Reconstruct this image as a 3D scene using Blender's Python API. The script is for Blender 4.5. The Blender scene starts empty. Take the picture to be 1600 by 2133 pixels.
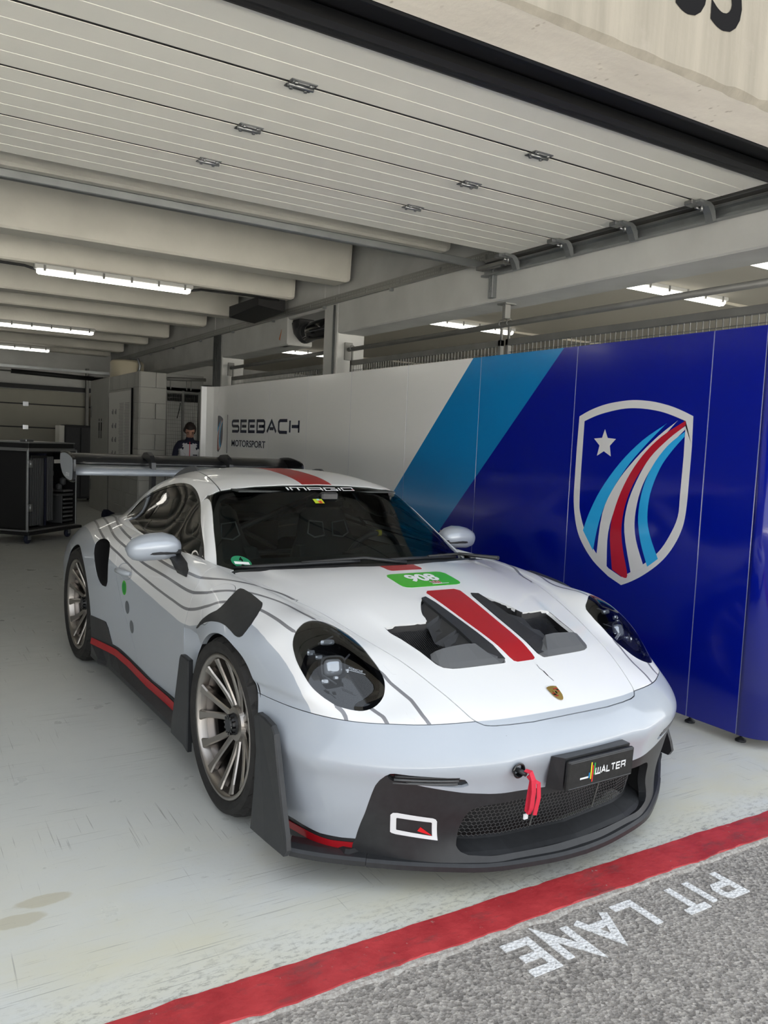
import bpy, bmesh, math, random
import numpy as np
from mathutils import Vector, Matrix, Euler
from mathutils.bvhtree import BVHTree
from mathutils.geometry import tessellate_polygon
random.seed(7); rng = np.random.default_rng(7)
PI = math.pi
S = bpy.context.scene
COL = S.collection

# ------------------------------------------------------------------ camera
CAM_Z = 1.46385
def cam_axes(yaw, pitch, roll):
    cy, sy = math.cos(yaw), math.sin(yaw)
    fwd = Vector((sy*math.cos(pitch), cy*math.cos(pitch), -math.sin(pitch)))
    right = Vector((cy, -sy, 0)); up = right.cross(fwd)
    return right*math.cos(roll)+up*math.sin(roll), -right*math.sin(roll)+up*math.cos(roll), fwd
cr, cu, cf = cam_axes(0.546864125, 0.082236008, 0.0434221257)
cd = bpy.data.cameras.new('camera'); cam = bpy.data.objects.new('camera', cd); COL.objects.link(cam)
M = Matrix((cr, cu, -cf)).transposed().to_4x4(); M.translation = (0, 0, CAM_Z); cam.matrix_world = M
cd.sensor_fit = 'HORIZONTAL'; cd.sensor_width = 36.0; cd.lens = 1692.29*36/1600; cd.clip_start = 0.05; cd.clip_end = 300
S.camera = cam

# ------------------------------------------------------------------ overcast sky
w = bpy.data.worlds.new('sky'); S.world = w; w.use_nodes = True
nt = w.node_tree; nt.nodes.clear()
out = nt.nodes.new('ShaderNodeOutputWorld'); bg = nt.nodes.new('ShaderNodeBackground')
tc = nt.nodes.new('ShaderNodeTexCoord'); sx = nt.nodes.new('ShaderNodeSeparateXYZ'); rp = nt.nodes.new('ShaderNodeValToRGB')
nt.links.new(tc.outputs['Generated'], sx.inputs[0]); nt.links.new(sx.outputs['Z'], rp.inputs[0])
rp.color_ramp.elements[0].position = 0.0; rp.color_ramp.elements[0].color = (.98, 1.0, 1.0, 1)
rp.color_ramp.elements[1].position = 0.7; rp.color_ramp.elements[1].color = (.70, .76, .84, 1)
nt.links.new(rp.outputs[0], bg.inputs[0]); bg.inputs[1].default_value = 1.35
nt.links.new(bg.outputs[0], out.inputs[0])

# the sun stands behind the pit building: the near lane lies in its shade, the far lane is sunlit
sl = bpy.data.lights.new('sun', 'SUN'); sl.energy = 56.0; sl.angle = .02; sl.color = (1, .95, .87)
so = bpy.data.objects.new('sun', sl); COL.objects.link(so); so.rotation_euler = (math.radians(-47), 0, math.radians(-12))

S.view_settings.view_transform = 'Standard'; S.view_settings.look = 'None'
S.view_settings.exposure = 0.62; S.view_settings.gamma = 1.0; S.view_settings.use_curve_mapping = False

LAMP = 2.3       # radiance of the fluorescent diffusers

# ------------------------------------------------------------------ materials
def mat(name, col, rough=.5, metal=0., spec=.5, coat=0., emit=None, noise=None, bump=None, coatr=.05):
    m = bpy.data.materials.new(name); m.use_nodes = True
    t = m.node_tree; p = t.nodes['Principled BSDF']
    p.inputs['Base Color'].default_value = (*col, 1); p.inputs['Roughness'].default_value = rough
    p.inputs['Metallic'].default_value = metal; p.inputs['Specular IOR Level'].default_value = spec
    p.inputs['Coat Weight'].default_value = coat; p.inputs['Coat Roughness'].default_value = coatr
    if emit: p.inputs['Emission Color'].default_value = (*col, 1); p.inputs['Emission Strength'].default_value = emit
    if noise:                       # (scale, amount) mottling of the base colour
        sc, am = noise
        tcn = t.nodes.new('ShaderNodeTexCoord'); n = t.nodes.new('ShaderNodeTexNoise'); n.inputs['Scale'].default_value = sc; n.inputs['Detail'].default_value = 6
        t.links.new(tcn.outputs['Object'], n.inputs['Vector'])
        r = t.nodes.new('ShaderNodeMapRange'); r.inputs[1].default_value = .3; r.inputs[2].default_value = .7; r.inputs[3].default_value = 1-am; r.inputs[4].default_value = 1+am
        t.links.new(n.outputs['Fac'], r.inputs[0])
        mx = t.nodes.new('ShaderNodeMix'); mx.data_type = 'RGBA'; mx.blend_type = 'MULTIPLY'; mx.inputs['Factor'].default_value = 1
        mx.inputs['A'].default_value = (*col, 1); t.links.new(r.outputs[0], mx.inputs['B']); t.links.new(mx.outputs['Result'], p.inputs['Base Color'])
    if bump:                        # (scale, strength)
        tcn = t.nodes.new('ShaderNodeTexCoord'); n = t.nodes.new('ShaderNodeTexNoise'); n.inputs['Scale'].default_value = bump[0]; n.inputs['Detail'].default_value = 4
        b = t.nodes.new('ShaderNodeBump'); b.inputs['Strength'].default_value = bump[1]; b.inputs['Distance'].default_value = .01
        t.links.new(tcn.outputs['Object'], n.inputs['Vector']); t.links.new(n.outputs['Fac'], b.inputs['Height']); t.links.new(b.outputs[0], p.inputs['Normal'])
    return m

class NB:            # small node-graph writer
    def __init__(s, m): s.m = m; s.t = m.node_tree; s.p = s.t.nodes.get('Principled BSDF')
    def n(s, typ, **kw):
        nd = s.t.nodes.new(typ)
        for k, v in kw.items():
            if isinstance(k, str) and hasattr(nd, k): setattr(nd, k, v)
        return nd
    def l(s, a, b): s.t.links.new(a, b)
    def val(s, x, sock):
        if hasattr(x, 'is_output'): s.l(x, sock)
        else: sock.default_value = x
    def math(s, op, a, b=0., c=0., clamp=False):
        nd = s.t.nodes.new('ShaderNodeMath'); nd.operation = op; nd.use_clamp = clamp
        for i, x in enumerate((a, b, c)): s.val(x, nd.inputs[i])
        return nd.outputs[0]
    def mix(s, f, a, b, blend='MIX'):
        nd = s.t.nodes.new('ShaderNodeMix'); nd.data_type = 'RGBA'; nd.blend_type = blend
        s.val(f, nd.inputs['Factor'])
        for x, k in ((a, 'A'), (b, 'B')):
            if isinstance(x, tuple): x = (*x[:3], 1)
            s.val(x, nd.inputs[k])
        return nd.outputs['Result']
    def pos(s, kind='Object'): return s.t.nodes.new('ShaderNodeTexCoord').outputs[kind]
    def mapping(s, v, scale=(1,1,1), rot=(0,0,0), loc=(0,0,0)):
        nd = s.t.nodes.new('ShaderNodeMapping'); s.l(v, nd.inputs[0])
        nd.inputs['Scale'].default_value = scale; nd.inputs['Rotation'].default_value = rot; nd.inputs['Location'].default_value = loc
        return nd.outputs[0]
    def noise(s, v, scale, detail=4, rough=.5):
        nd = s.t.nodes.new('ShaderNodeTexNoise'); s.l(v, nd.inputs['Vector']); nd.inputs['Scale'].default_value = scale
        nd.inputs['Detail'].default_value = detail; nd.inputs['Roughness'].default_value = rough; return nd.outputs['Fac']
    def vor(s, v, scale, feat='F1', out='Distance'):
        nd = s.t.nodes.new('ShaderNodeTexVoronoi'); nd.feature = feat; s.l(v, nd.inputs['Vector']); nd.inputs['Scale'].default_value = scale; return nd.outputs[out]
    def step(s, x, lo, hi, a=0., b=1.):
        nd = s.t.nodes.new('ShaderNodeMapRange'); nd.clamp = True; s.val(x, nd.inputs[0])
        for i, q in enumerate((lo, hi, a, b)): nd.inputs[i+1].default_value = q
        return nd.outputs[0]
    def sep(s, v):
        nd = s.t.nodes.new('ShaderNodeSeparateXYZ'); s.l(v, nd.inputs[0]); return nd.outputs
    def attr(s, name):
        nd = s.t.nodes.new('ShaderNodeAttribute'); nd.attribute_name = name; return nd.outputs['Fac']
    def bump(s, h, strength=.3, dist=.01):
        nd = s.t.nodes.new('ShaderNodeBump'); s.l(h, nd.inputs['Height']); nd.inputs['Strength'].default_value = strength; nd.inputs['Distance'].default_value = dist
        s.l(nd.outputs[0], s.p.inputs['Normal'])

def srgb(r, g, b):
    f = lambda c: (c/12.92 if c <= .04045 else ((c+.055)/1.055)**2.4)
    return (f(r/255), f(g/255), f(b/255))

MT = {}
MT['black_plastic'] = mat('black plastic', (.022,.023,.025), .42, noise=(40,.15))
MT['black_matt'] = mat('matt black', (.012,.012,.013), .6)
MT['black_gloss'] = mat('gloss black', (.008,.008,.009), .08, coat=.5)
MT['carbon'] = mat('dark carbon', (.02,.021,.023), .3, coat=.5)
MT['rubber'] = mat('tyre rubber', (.022,.021,.020), .72, spec=.3, noise=(30,.2))
MT['liner'] = mat('wheel arch liner', (.008,.008,.008), .8)
MT['rim'] = mat('satin champagne alloy', (.40,.372,.345), .33, 1.0)
MT['disc'] = mat('brake disc', (.06,.055,.052), .5, .7)
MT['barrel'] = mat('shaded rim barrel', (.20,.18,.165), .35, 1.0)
MT['red'] = mat('red vinyl', (.36,.006,.012), .35, coat=.15)
MT['red_strap'] = mat('red webbing', (.62,.02,.05), .7)
MT['white_vinyl'] = mat('white vinyl', (.80,.81,.82), .4)
MT['green'] = mat('green vinyl', (.045,.42,.02), .3, coat=.3)
MT['greytrim'] = mat('grey plastic trim', (.085,.088,.092), .45)
MT['chrome'] = mat('chrome', (.75,.76,.78), .12, 1.)
MT['galv'] = mat('galvanised steel', (.30,.315,.32), .38, .8, noise=(6,.12))
MT['galvdull'] = mat('dull galvanised steel', (.20,.20,.19), .55, .5, noise=(5,.12))
MT['doorskin'] = mat('off-white coated steel', (.87,.855,.785), .42, noise=(1.2,.03))
MT['zinc'] = mat('bright zinc plate', (.26,.265,.27), .3, .85)
MT['tray'] = mat('pale tray steel', (.30,.30,.28), .5, .4)
MT['nextbay'] = mat('beige ceiling of the next bay', (.50,.47,.40), .85)  # paler than the slab: light from that bay's own opening is in the colour
MT['gasket'] = mat('dark door gasket', (.012,.012,.013), .55)
MT['conc_in'] = mat('pale painted concrete', (.66,.64,.575), .8, noise=(2.5,.07), bump=(30,.15))
MT['conc_grey'] = mat('grey cast concrete', (.48,.485,.47), .85, noise=(2.2,.10), bump=(25,.2))
MT['slab'] = mat('ceiling slab concrete', (.27,.265,.245), .85, noise=(2.,.08))
MT['white_wall'] = mat('white painted blockwork', (.37,.37,.345), .7, noise=(3,.05))
MT['mortar'] = mat('painted mortar', (.28,.28,.265), .8)
MT['white_lam'] = None
MT['lamp'] = mat('fluorescent diffuser', (1.,.965,.88), .4, emit=LAMP)
MT['lampbody'] = mat('lamp housing', (.5,.5,.48), .5)
MT['seat'] = mat('dark seat fabric', (.03,.035,.035), .7)
MT['dash'] = mat('dashboard', (.012,.013,.014), .6)
MT['roll'] = mat('silver roll cage tube', (.12,.125,.13), .35, .6)
MT['yellow'] = mat('yellow mark', (.75,.62,.03), .5)
MT['navy'] = mat('navy fabric', (.012,.014,.035), .85)
MT['jacket'] = mat('light grey jacket', (.55,.56,.60), .85)
MT['skin'] = mat('skin', (.50,.27,.19), .55)
MT['hair'] = mat('dark brown hair', (.018,.010,.007), .6)
MT['paper'] = mat('paper', (.60,.60,.57), .7)
MT['ink'] = mat('dark ink', (.005,.005,.006), .9, spec=.1)
MT['blue_dk'] = None
MT['panel_edge'] = mat('silver panel joint', (.30,.33,.45), .4, .3)
MT['castor'] = mat('castor wheel', (.02,.025,.05), .5)
MT['alu'] = mat('aluminium', (.42,.43,.44), .35, .9)
MT['case'] = mat('black case laminate', (.006,.006,.007), .5)
MT['gold'] = mat('gold badge', (.62,.42,.12), .25, .8)

def glass(name, tint, ior=1.5, rough=.0):
    m = bpy.data.materials.new(name); m.use_nodes = True; t = m.node_tree; t.nodes.clear()
    o = t.nodes.new('ShaderNodeOutputMaterial'); tr = t.nodes.new('ShaderNodeBsdfTransparent'); gl = t.nodes.new('ShaderNodeBsdfGlossy')
    fr = t.nodes.new('ShaderNodeFresnel'); fr.inputs[0].default_value = ior; mx = t.nodes.new('ShaderNodeMixShader')
    tr.inputs[0].default_value = (*tint, 1); gl.inputs[0].default_value = (1,1,1,1); gl.inputs['Roughness'].default_value = rough
    t.links.new(fr.outputs[0], mx.inputs[0]); t.links.new(tr.outputs[0], mx.inputs[1]); t.links.new(gl.outputs[0], mx.inputs[2]); t.links.new(mx.outputs[0], o.inputs[0])
    return m
MT['glass'] = glass('tinted windscreen glass', (.42,.48,.47), 1.22)
MT['glass_side'] = glass('dark tinted side glass', (.28,.31,.31))
MT['lens'] = glass('headlight lens', (.80,.82,.84))
MT['crystal'] = mat('projector glass', (.62,.64,.66), .08, .55, coat=1.)

# ------------------------------------------------------------------ object helpers
def link(name, me, parent=None, m=None):
    o = bpy.data.objects.new(name, me); COL.objects.link(o)
    if m is not None and me is not None:
        for q in (m if isinstance(m, (list, tuple)) else [m]): me.materials.append(q)
    if parent is not None: o.parent = parent
    return o
def thing(name, label, cat, loc=(0,0,0), rotz=0., group=None):
    o = bpy.data.objects.new(name, None); COL.objects.link(o); o.location = loc; o.rotation_euler = (0,0,rotz)
    o.empty_display_size = .2; tag(o, label, cat, group); return o
def tag(o, label, cat, group=None):
    o['label'] = label; o['category'] = cat
    if group: o['group'] = group
    return o
def struct(name, m=None, me=None):
    o = link(name, me, None, m); o['kind'] = 'structure'; return o
def children_of(o): return [c for c in o.children]
def dup(root, loc=None, rotz=None, label=None, parent=None):
    r = root.copy(); COL.objects.link(r)
    if parent is not None: r.parent = parent
    if loc is not None: r.location = loc
    if rotz is not None: r.rotation_euler = (0,0,rotz)
    if label: r['label'] = label
    for ch in root.children:
        dup(ch, parent=r)
    return r

class MB:
    """mesh builder"""
    def __init__(s): s.v = []; s.f = []; s.mi = []; s.sm = []
    def add(s, verts, faces, mi=0, smooth=False):
        b = len(s.v); s.v += [tuple(map(float, p)) for p in verts]
        for f in faces: s.f.append(tuple(b+i for i in f)); s.mi.append(mi); s.sm.append(smooth)
        return s
    def box(s, lo, hi, mi=0, M=None):
        x0,y0,z0 = lo; x1,y1,z1 = hi
        P = [(x0,y0,z0),(x1,y0,z0),(x1,y1,z0),(x0,y1,z0),(x0,y0,z1),(x1,y0,z1),(x1,y1,z1),(x0,y1,z1)]
        if M is not None: P = [tuple(M @ Vector(p)) for p in P]
        return s.add(P, [(3,2,1,0),(4,5,6,7),(0,1,5,4),(1,2,6,5),(2,3,7,6),(3,0,4,7)], mi)
    def bbox(s, lo, hi, b=.004, mi=0, M=None):      # bevelled box
        x0,y0,z0 = lo; x1,y1,z1 = hi
        P=[]
        for z,i in ((z0,b),(z0+b,0),(z1-b,0),(z1,b)):
            a=i
            P += [(x0+a+b,y0+a,z),(x1-a-b,y0+a,z),(x1-a,y0+a+b,z),(x1-a,y1-a-b,z),(x1-a-b,y1-a,z),(x0+a+b,y1-a,z),(x0+a,y1-a-b,z),(x0+a,y0+a+b,z)]
        F=[tuple(range(7,-1,-1)), tuple(range(24,32))]
        for k in range(3):
            for j in range(8): F.append((k*8+j, k*8+(j+1)%8, (k+1)*8+(j+1)%8, (k+1)*8+j))
        if M is not None: P=[tuple(M@Vector(p)) for p in P]
        return s.add(P,F,mi)
    def tube(s, path, r, n=8, mi=0, cap=True, smooth=True):
        path = [Vector(p) for p in path]; rr = r if hasattr(r, '__len__') else [r]*len(path)
        P = []; F = []; up = None
        for i, p in enumerate(path):
            t = (path[min(i+1,len(path)-1)]-path[max(i-1,0)]).normalized()
            if up is None:
                up = Vector((0,0,1)) if abs(t.z) < .9 else Vector((1,0,0))
            a = t.cross(up).normalized(); b = a.cross(t).normalized(); up = b
            for k in range(n):
                an = 2*PI*k/n; P.append(p+a*math.cos(an)*rr[i]+b*math.sin(an)*rr[i])
        for i in range(len(path)-1):
            for k in range(n): F.append((i*n+k, i*n+(k+1)%n, (i+1)*n+(k+1)%n, (i+1)*n+k))
        s.add(P, F, mi, smooth)
        if cap:
            b = len(s.v)-len(P)
            s.f.append(tuple(b+k for k in range(n-1,-1,-1))); s.mi.append(mi); s.sm.append(False)
            s.f.append(tuple(b+(len(path)-1)*n+k for k in range(n))); s.mi.append(mi); s.sm.append(False)
        return s
    def loft(s, secs, mi=0, closed=True, cap=True, smooth=False):
        n = len(secs[0]); P = [p for q in secs for p in q]; F = []
        for i in range(len(secs)-1):
            for k in range(n if closed else n-1):
                F.append((i*n+k, i*n+(k+1)%n, (i+1)*n+(k+1)%n, (i+1)*n+k))
        s.add(P, F, mi, smooth)
        if cap and closed:
            b = len(s.v)-len(P)
            s.f.append(tuple(b+k for k in range(n-1,-1,-1))); s.mi.append(mi); s.sm.append(False)
            s.f.append(tuple(b+(len(secs)-1)*n+k for k in range(n))); s.mi.append(mi); s.sm.append(False)
        return s
    def prism(s, poly, vec, mi=0):          # extrude a 3-D polygon along vec
        n = len(poly); v = Vector(vec); A = [Vector(p) for p in poly]; B = [p+v for p in A]
        s.add(A+B, [tuple(range(n-1,-1,-1)), tuple(range(n,2*n))]+[(i,(i+1)%n,n+(i+1)%n,n+i) for i in range(n)], mi); return s
    def lathe(s, prof, n=48, axis='y', mi=0, smooth=True, c=(0,0,0), closed=False):
        P=[]; F=[]; m=len(prof)
        for k in range(n):
            a=2*PI*k/n; ca,sa=math.cos(a),math.sin(a)
            for r,h in prof:
                q={'y':(r*ca,h,r*sa),'z':(r*ca,r*sa,h),'x':(h,r*ca,r*sa)}[axis]
                P.append((q[0]+c[0],q[1]+c[1],q[2]+c[2]))
        for k in range(n):
            for j in range(m if closed else m-1):
                j2=(j+1)%m; k2=(k+1)%n
                F.append((k*m+j,k*m+j2,k2*m+j2,k2*m+j))
        return s.add(P,F,mi,smooth)
    def mesh(s, name):
        me = bpy.data.meshes.new(name); me.from_pydata(s.v, [], s.f)
        me.polygons.foreach_set('material_index', s.mi); me.polygons.foreach_set('use_smooth', s.sm)
        me.update(); return me
    def build(s, name, m, parent=None, fix=True):
        me = s.mesh(name)
        if fix:
            bm = bmesh.new(); bm.from_mesh(me); bmesh.ops.recalc_face_normals(bm, faces=bm.faces[:]); bm.to_mesh(me); bm.free()
        return link(name, me, parent, m)

def font_mesh(txt, size=1., offset=0., spacing=1., shear=0., align='CENTER', extrude=0.):
    c = bpy.data.curves.new('txt', 'FONT'); c.body = txt; c.size = size; c.offset = offset; c.space_character = spacing; c.shear = shear
    c.align_x = align; c.align_y = 'BOTTOM_BASELINE'; c.extrude = extrude; c.resolution_u = 4
    o = bpy.data.objects.new('txt', c); COL.objects.link(o)
    dg = bpy.context.evaluated_depsgraph_get(); dg.update()
    me = bpy.data.meshes.new_from_object(o.evaluated_get(dg))
    bpy.data.objects.remove(o); bpy.data.curves.remove(c)
    V = [tuple(v.co) for v in me.vertices]; F = [tuple(p.vertices) for p in me.polygons]
    bpy.data.meshes.remove(me); return V, F

# angular stroke lettering (unit cell 1 wide, 1 high)
GL = {'S':[[(1,1),(.12,1),(0,.88),(0,.62),(.12,.5),(.88,.5),(1,.38),(1,.12),(.88,0),(0,0)]],
 'E':[[(1,1),(0,1),(0,0),(1,0)],[(0.2,.5),(.95,.5)]], 'B':[[(0,0),(0,1),(.86,1),(.98,.88),(.98,.6),(.86,.5),(.98,.4),(.98,.12),(.86,0),(0,0)],[(.25,.5),(.86,.5)]],
 'A':[[(0,0),(.5,1),(1,0)],[(.3,.3),(.72,.3)]], 'C':[[(1,1),(.14,1),(0,.86),(0,.14),(.14,0),(1,0)]], 'H':[[(0,0),(0,1)],[(1,0),(1,1)],[(.22,.5),(1,.5)]],
 'I':[[(.0,0),(.0,1)]], 'M':[[(0,0),(0,1),(1,1),(1,0)],[(.5,1),(.5,0)]], 'a':[[(0,0),(0,1),(1,1),(1,0)],[(0,.4),(1,.4)]],
 'G':[[(1,1),(0,1),(0,0),(1,0),(1,.5),(.5,.5)]], 'O':[[(0,0),(0,1),(1,1),(1,0),(0,0)]],
 'W':[[(0,1),(0,0),(1,0),(1,1)],[(.5,1),(.5,0)]], 'L':[[(0,1),(0,0),(1,0)]], 'T':[[(0,1),(1,1)],[(.5,1),(.5,0)]], 'R':[[(0,0),(0,1),(1,1),(1,.62),(.86,.45),(0.2,.45)],[(.86,.45),(1,.3),(1,0)]],
 'P':[[(0,0),(0,1),(1,1),(1,.45),(0,.45)]], 'N':[[(0,0),(0,1),(1,0),(1,1)]]}
def stroke(poly, w, mb_v, mb_f):
    p = [Vector((q[0], q[1])) for q in poly]; closed = (p[0]-p[-1]).length < 1e-6
    if closed: p = p[:-1]
    n = len(p); L = []; Rr = []
    for i in range(n):
        a = p[i]-p[i-1] if (i > 0 or closed) else None; b = p[(i+1) % n]-p[i] if (i < n-1 or closed) else None
        da = a.normalized() if a else b.normalized(); db = b.normalized() if b else da
        na = Vector((-da.y, da.x)); nb = Vector((-db.y, db.x)); m = (na+nb); m = m/max(m.length_squared, .3)*2
        e = Vector((0,0))
        if not closed and i == 0: e = -db*w*.0
        L.append(p[i]+m*w/2*1.+e); Rr.append(p[i]-m*w/2+e)
    b0 = len(mb_v)
    for l, r in zip(L, Rr): mb_v += [(l.x, l.y, 0), (r.x, r.y, 0)]
    for i in range(n if closed else n-1):
        j = (i+1) % n; mb_f.append((b0+2*i+1, b0+2*j+1, b0+2*j, b0+2*i))
def stroke_text(txt, cw, chh, gap, w, widths={}):
    """square stroke lettering -> flat verts/faces, baseline at 0"""
    V = []; F = []; x = 0
    for ch in txt:
        if ch == ' ': x += cw*.6; continue
        cwid = cw*widths.get(ch, 1.)
        for pl in GL[ch]: stroke([(x+w/2+a*max(cwid-w, 0), w/2+b*(chh-w)) for a, b in pl], w, V, F)
        x += (w if ch == 'I' else cwid)+gap
    return V, F, x-gap
# ================================================================== THE SETTING
XB0, XB1 = 4.38, 4.74          # long concrete beam on the right
YBACK = 19.7
# ---- floor (pale painted concrete, worn)
def floor_mat():
    m = mat('worn pale floor paint', (.53,.545,.525), .38); b = NB(m); p = b.pos('Object')
    base = b.mix(b.step(b.noise(p, .55, 5), .35, .65), (.62,.64,.62), (.70,.705,.665))
    # yellowish grime near the threshold and in soft patches
    y = b.sep(p)[1]
    g = b.math('MULTIPLY', b.step(y, 3.3, 2.0), b.step(b.noise(b.mapping(p, (.9,1.6,1)), 1.6, 6, .6), .38, .66))
    base = b.mix(b.math('MULTIPLY', g, .75), base, (.68,.64,.46))
    # tan stain ellipses
    for cx, cy, ax, ay, ro in ((.40,2.60,.085,.034,.25),(.31,2.52,.09,.036,.55),(.16,2.66,.07,.03,.2)):
        q = b.mapping(p, (1,1,1), (0,0,0), (-cx,-cy,0)); q = b.mapping(q, (1/ax,1/ay,0), (0,0,0)); 
        ln = b.t.nodes.new('ShaderNodeVectorMath'); ln.operation = 'LENGTH'; b.l(q, ln.inputs[0])
        d = b.math('ADD', ln.outputs['Value'], b.math('MULTIPLY', b.noise(p, 22, 3), .5))
        base = b.mix(b.math('MULTIPLY', b.step(d, 1.28, 1.12), .55), base, (.50,.45,.31))
    # fine dirt, scuffs, scratches and rubber marks
    dirt = b.step(b.noise(p, 70, 8, .7), .60, .78); base = b.mix(b.math('MULTIPLY', dirt, .30), base, (.25,.24,.21))
    for sc, ro, th, am in (((2.0,150,1),.35,.645,.5),((130,2.4,1),-.25,.655,.5),((1.6,170,1),1.25,.65,.55),((2.6,190,1),-.55,.66,.5)):
        s_ = b.noise(b.mapping(p, sc, (0,0,ro)), 1.0, 2, .5)
        msk = b.step(b.noise(b.mapping(p,(1,1,1),(0,0,0),(ro*9,3,0)), 1.9, 3), .52, .60)
        base = b.mix(b.math('MULTIPLY', b.math('MULTIPLY', b.step(s_, th, th+.035), msk), am), base, (.16,.155,.14))
    cl = b.noise(b.mapping(p,(1,2.4,1),(0,0,.5)), 16, 8, .75); base = b.mix(b.math('MULTIPLY', b.math('MULTIPLY', b.step(cl,.60,.70), b.step(b.noise(p,1.3,3),.50,.60)), .6), base, (.30,.29,.265))
    blk = b.vor(b.mapping(p, (1,1.4,0)), 2.3)
    bl = b.math('MULTIPLY', b.step(b.math('ADD', blk, b.math('MULTIPLY', b.noise(p, 60, 4), .06)), .075, .055), b.step(b.noise(p, 1.1, 2), .50, .54))
    base = b.mix(b.math('MULTIPLY', bl, .85), base, (.05,.05,.05))
    # chipped, blackened edge next to the kerb
    e = b.math('MULTIPLY', b.step(y, 2.16, 1.97), b.step(b.noise(b.mapping(p, (9,20,1)), 3, 7, .75), .50, .62))
    base = b.mix(b.math('MULTIPLY', e, .6), base, (.16,.15,.13))
    b.l(base, b.p.inputs['Base Color'])
    b.l(b.step(b.noise(p, 6, 5), .3, .7, .26, .46), b.p.inputs['Roughness'])
    b.bump(b.noise(p, 45, 5), .05); return m
fl = MB().add([(-4.2,1.955,0),(4.34,1.955,0),(4.34,YBACK,0),(-4.2,YBACK,0)], [(0,1,2,3)])
fl.add([(4.34,2.3,0),(12,2.3,0),(12,YBACK,0),(4.34,YBACK,0)], [(0,1,2,3)])
fl.add([(4.34,1.955,0),(12,1.955,0),(12,2.3,0),(4.34,2.3,0)], [(0,1,2,3)])
struct('floor', floor_mat(), fl.mesh('floor'))

# ---- asphalt pit lane with painted lettering
def asphalt_mat():
    m = mat('asphalt', (.2,.19,.18), .85); b = NB(m); p = b.pos('Object')
    v = b.vor(p, 95, out='Color'); vs = b.sep(v)[0]
    base = b.mix(vs, (.18,.165,.148), (.52,.482,.435)); 
    base = b.mix(b.step(b.noise(p, 260, 3), .62, .74), base, (.62,.60,.56))
    base = b.mix(b.step(b.noise(p, 55, 6, .7), .30, .60, .55, 0), base, (.11,.102,.096))
    base = b.mix(b.math('MULTIPLY', b.step(b.noise(p, 1.5, 4), .4, .7), .25), base, (.50,.462,.415))
    b.l(base, b.p.inputs['Base Color']); h = b.math('ADD', b.vor(p, 95), b.math('MULTIPLY', b.noise(p, 220, 3), .6)); b.bump(h, .9, .006); return m
struct('ground', asphalt_mat(), MB().add([(-40,-2.0,-.006),(50,-2.0,-.006),(50,1.80,-.006),(-40,1.80,-.006)], [(0,1,2,3)]).mesh('ground'))
struct('bounce_ground', mat('unseen bounce ground', (.50,.49,.46), .85, noise=(.6,.08)), MB().add([(-40,-40,-.006),(50,-40,-.006),(50,-2.0,-.006),(-40,-2.0,-.006)], [(0,1,2,3)]).mesh('bounce_ground'))  # unseen pale ground, added to throw light back into the garage
def paint_mat():
    m = mat('worn white road paint', (.62,.62,.61), .8); b = NB(m); p = b.pos('Object')
    n = b.noise(p, 95, 6, .72); base = b.mix(b.step(n, .55, .66), (.80,.80,.79), (.22,.21,.20)); b.l(base, b.p.inputs['Base Color']); b.bump(b.vor(p, 95), .8, .006); return m
MT['roadpaint'] = paint_mat()
pl = thing('pit_lane_lettering', 'white capital letters painted on the asphalt beside the red kerb', 'lettering', (0,0,-.005))
def letter(ch, x0, x1, y0=1.755, y1=1.60, w_=.029):
    V=[]; F=[]
    G={'P':[[(0,0),(0,1),(.85,1),(1,.88),(1,.62),(.85,.5),(.1,.5)]],'E':GL['E'][:1]+[[(.15,.52),(.8,.52)]]}.get(ch, GL[ch])
    W_, H_ = x0-x1, y0-y1
    if ch=='A': G=[[(0,0),(.5,1),(1,0)],[(.22,.34),(.78,.34)]]
    if ch=='I': G=[[(.5,0),(.5,1)]]
    for q in G: stroke([(w_/2+a*(W_-w_), w_/2+c*(H_-w_)) for a,c in q], w_, V, F)
    # straight stroke ends reach the full letter height
    mb = MB(); mb.add([(x0-a, y0-c, 0) for a,c,_ in V], F); b0 = mb.v[:]
    mb2 = MB()
    for k,f in enumerate(F): mb2.prism([(b0[i][0],b0[i][1],b0[i][2]-.0003*k) for i in f], (0,0,.0035))
    o = mb2.build('letter', MT['roadpaint'], pl)
for ch,a,c in (('P',2.505,2.395),('I',2.362,2.322),('T',2.318,2.186),('L',2.085,1.975),('A',1.962,1.812),('N',1.789,1.674),('E',1.643,1.520)): letter(ch,a,c)

# ---- red painted kerb strip with a crumbling edge
def kerb_mat():
    m = mat('worn red paint', (.45,.03,.035), .5); b = NB(m); p = b.pos('Object')
    base = b.mix(b.step(b.noise(p, 9, 6), .3, .7), (.36,.022,.028), (.52,.045,.05))
    base = b.mix(b.math('MULTIPLY', b.step(b.noise(b.mapping(p,(1,2.5,1)), 3.6, 8, .75), .53, .68), .8), base, (.13,.055,.055))
    base = b.mix(b.step(b.noise(p, 40, 8, .75), .635, .69), base, (.42,.39,.34))
    b.l(base, b.p.inputs['Base Color']); b.bump(b.noise(p, 40, 6), .35); return m
xs = np.arange(-4.2, 9.0, .02); n1 = np.cumsum(rng.normal(0,.002,len(xs))); n1 -= np.convolve(n1, np.ones(31)/31, 'same'); n2 = rng.normal(0,.0022,len(xs)); n2=np.convolve(n2,np.ones(3)/3,'same')
kb = MB(); V=[]
for x,a,c in zip(xs,n1,n2):
    V += [(x,1.812+a*1.2,-.006),(x,1.815+a*1.2,.006),(x,1.953+c*1.5,.007),(x,1.958+c*1.5,-.001)]
F=[]
for i in range(len(xs)-1):
    for k in range(3): F.append((i*4+k+4, i*4+k, i*4+k+1, i*4+k+5)[::-1])
kb.add(V,F); struct('trim_1', kerb_mat(), kb.mesh('trim_1'))
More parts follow.
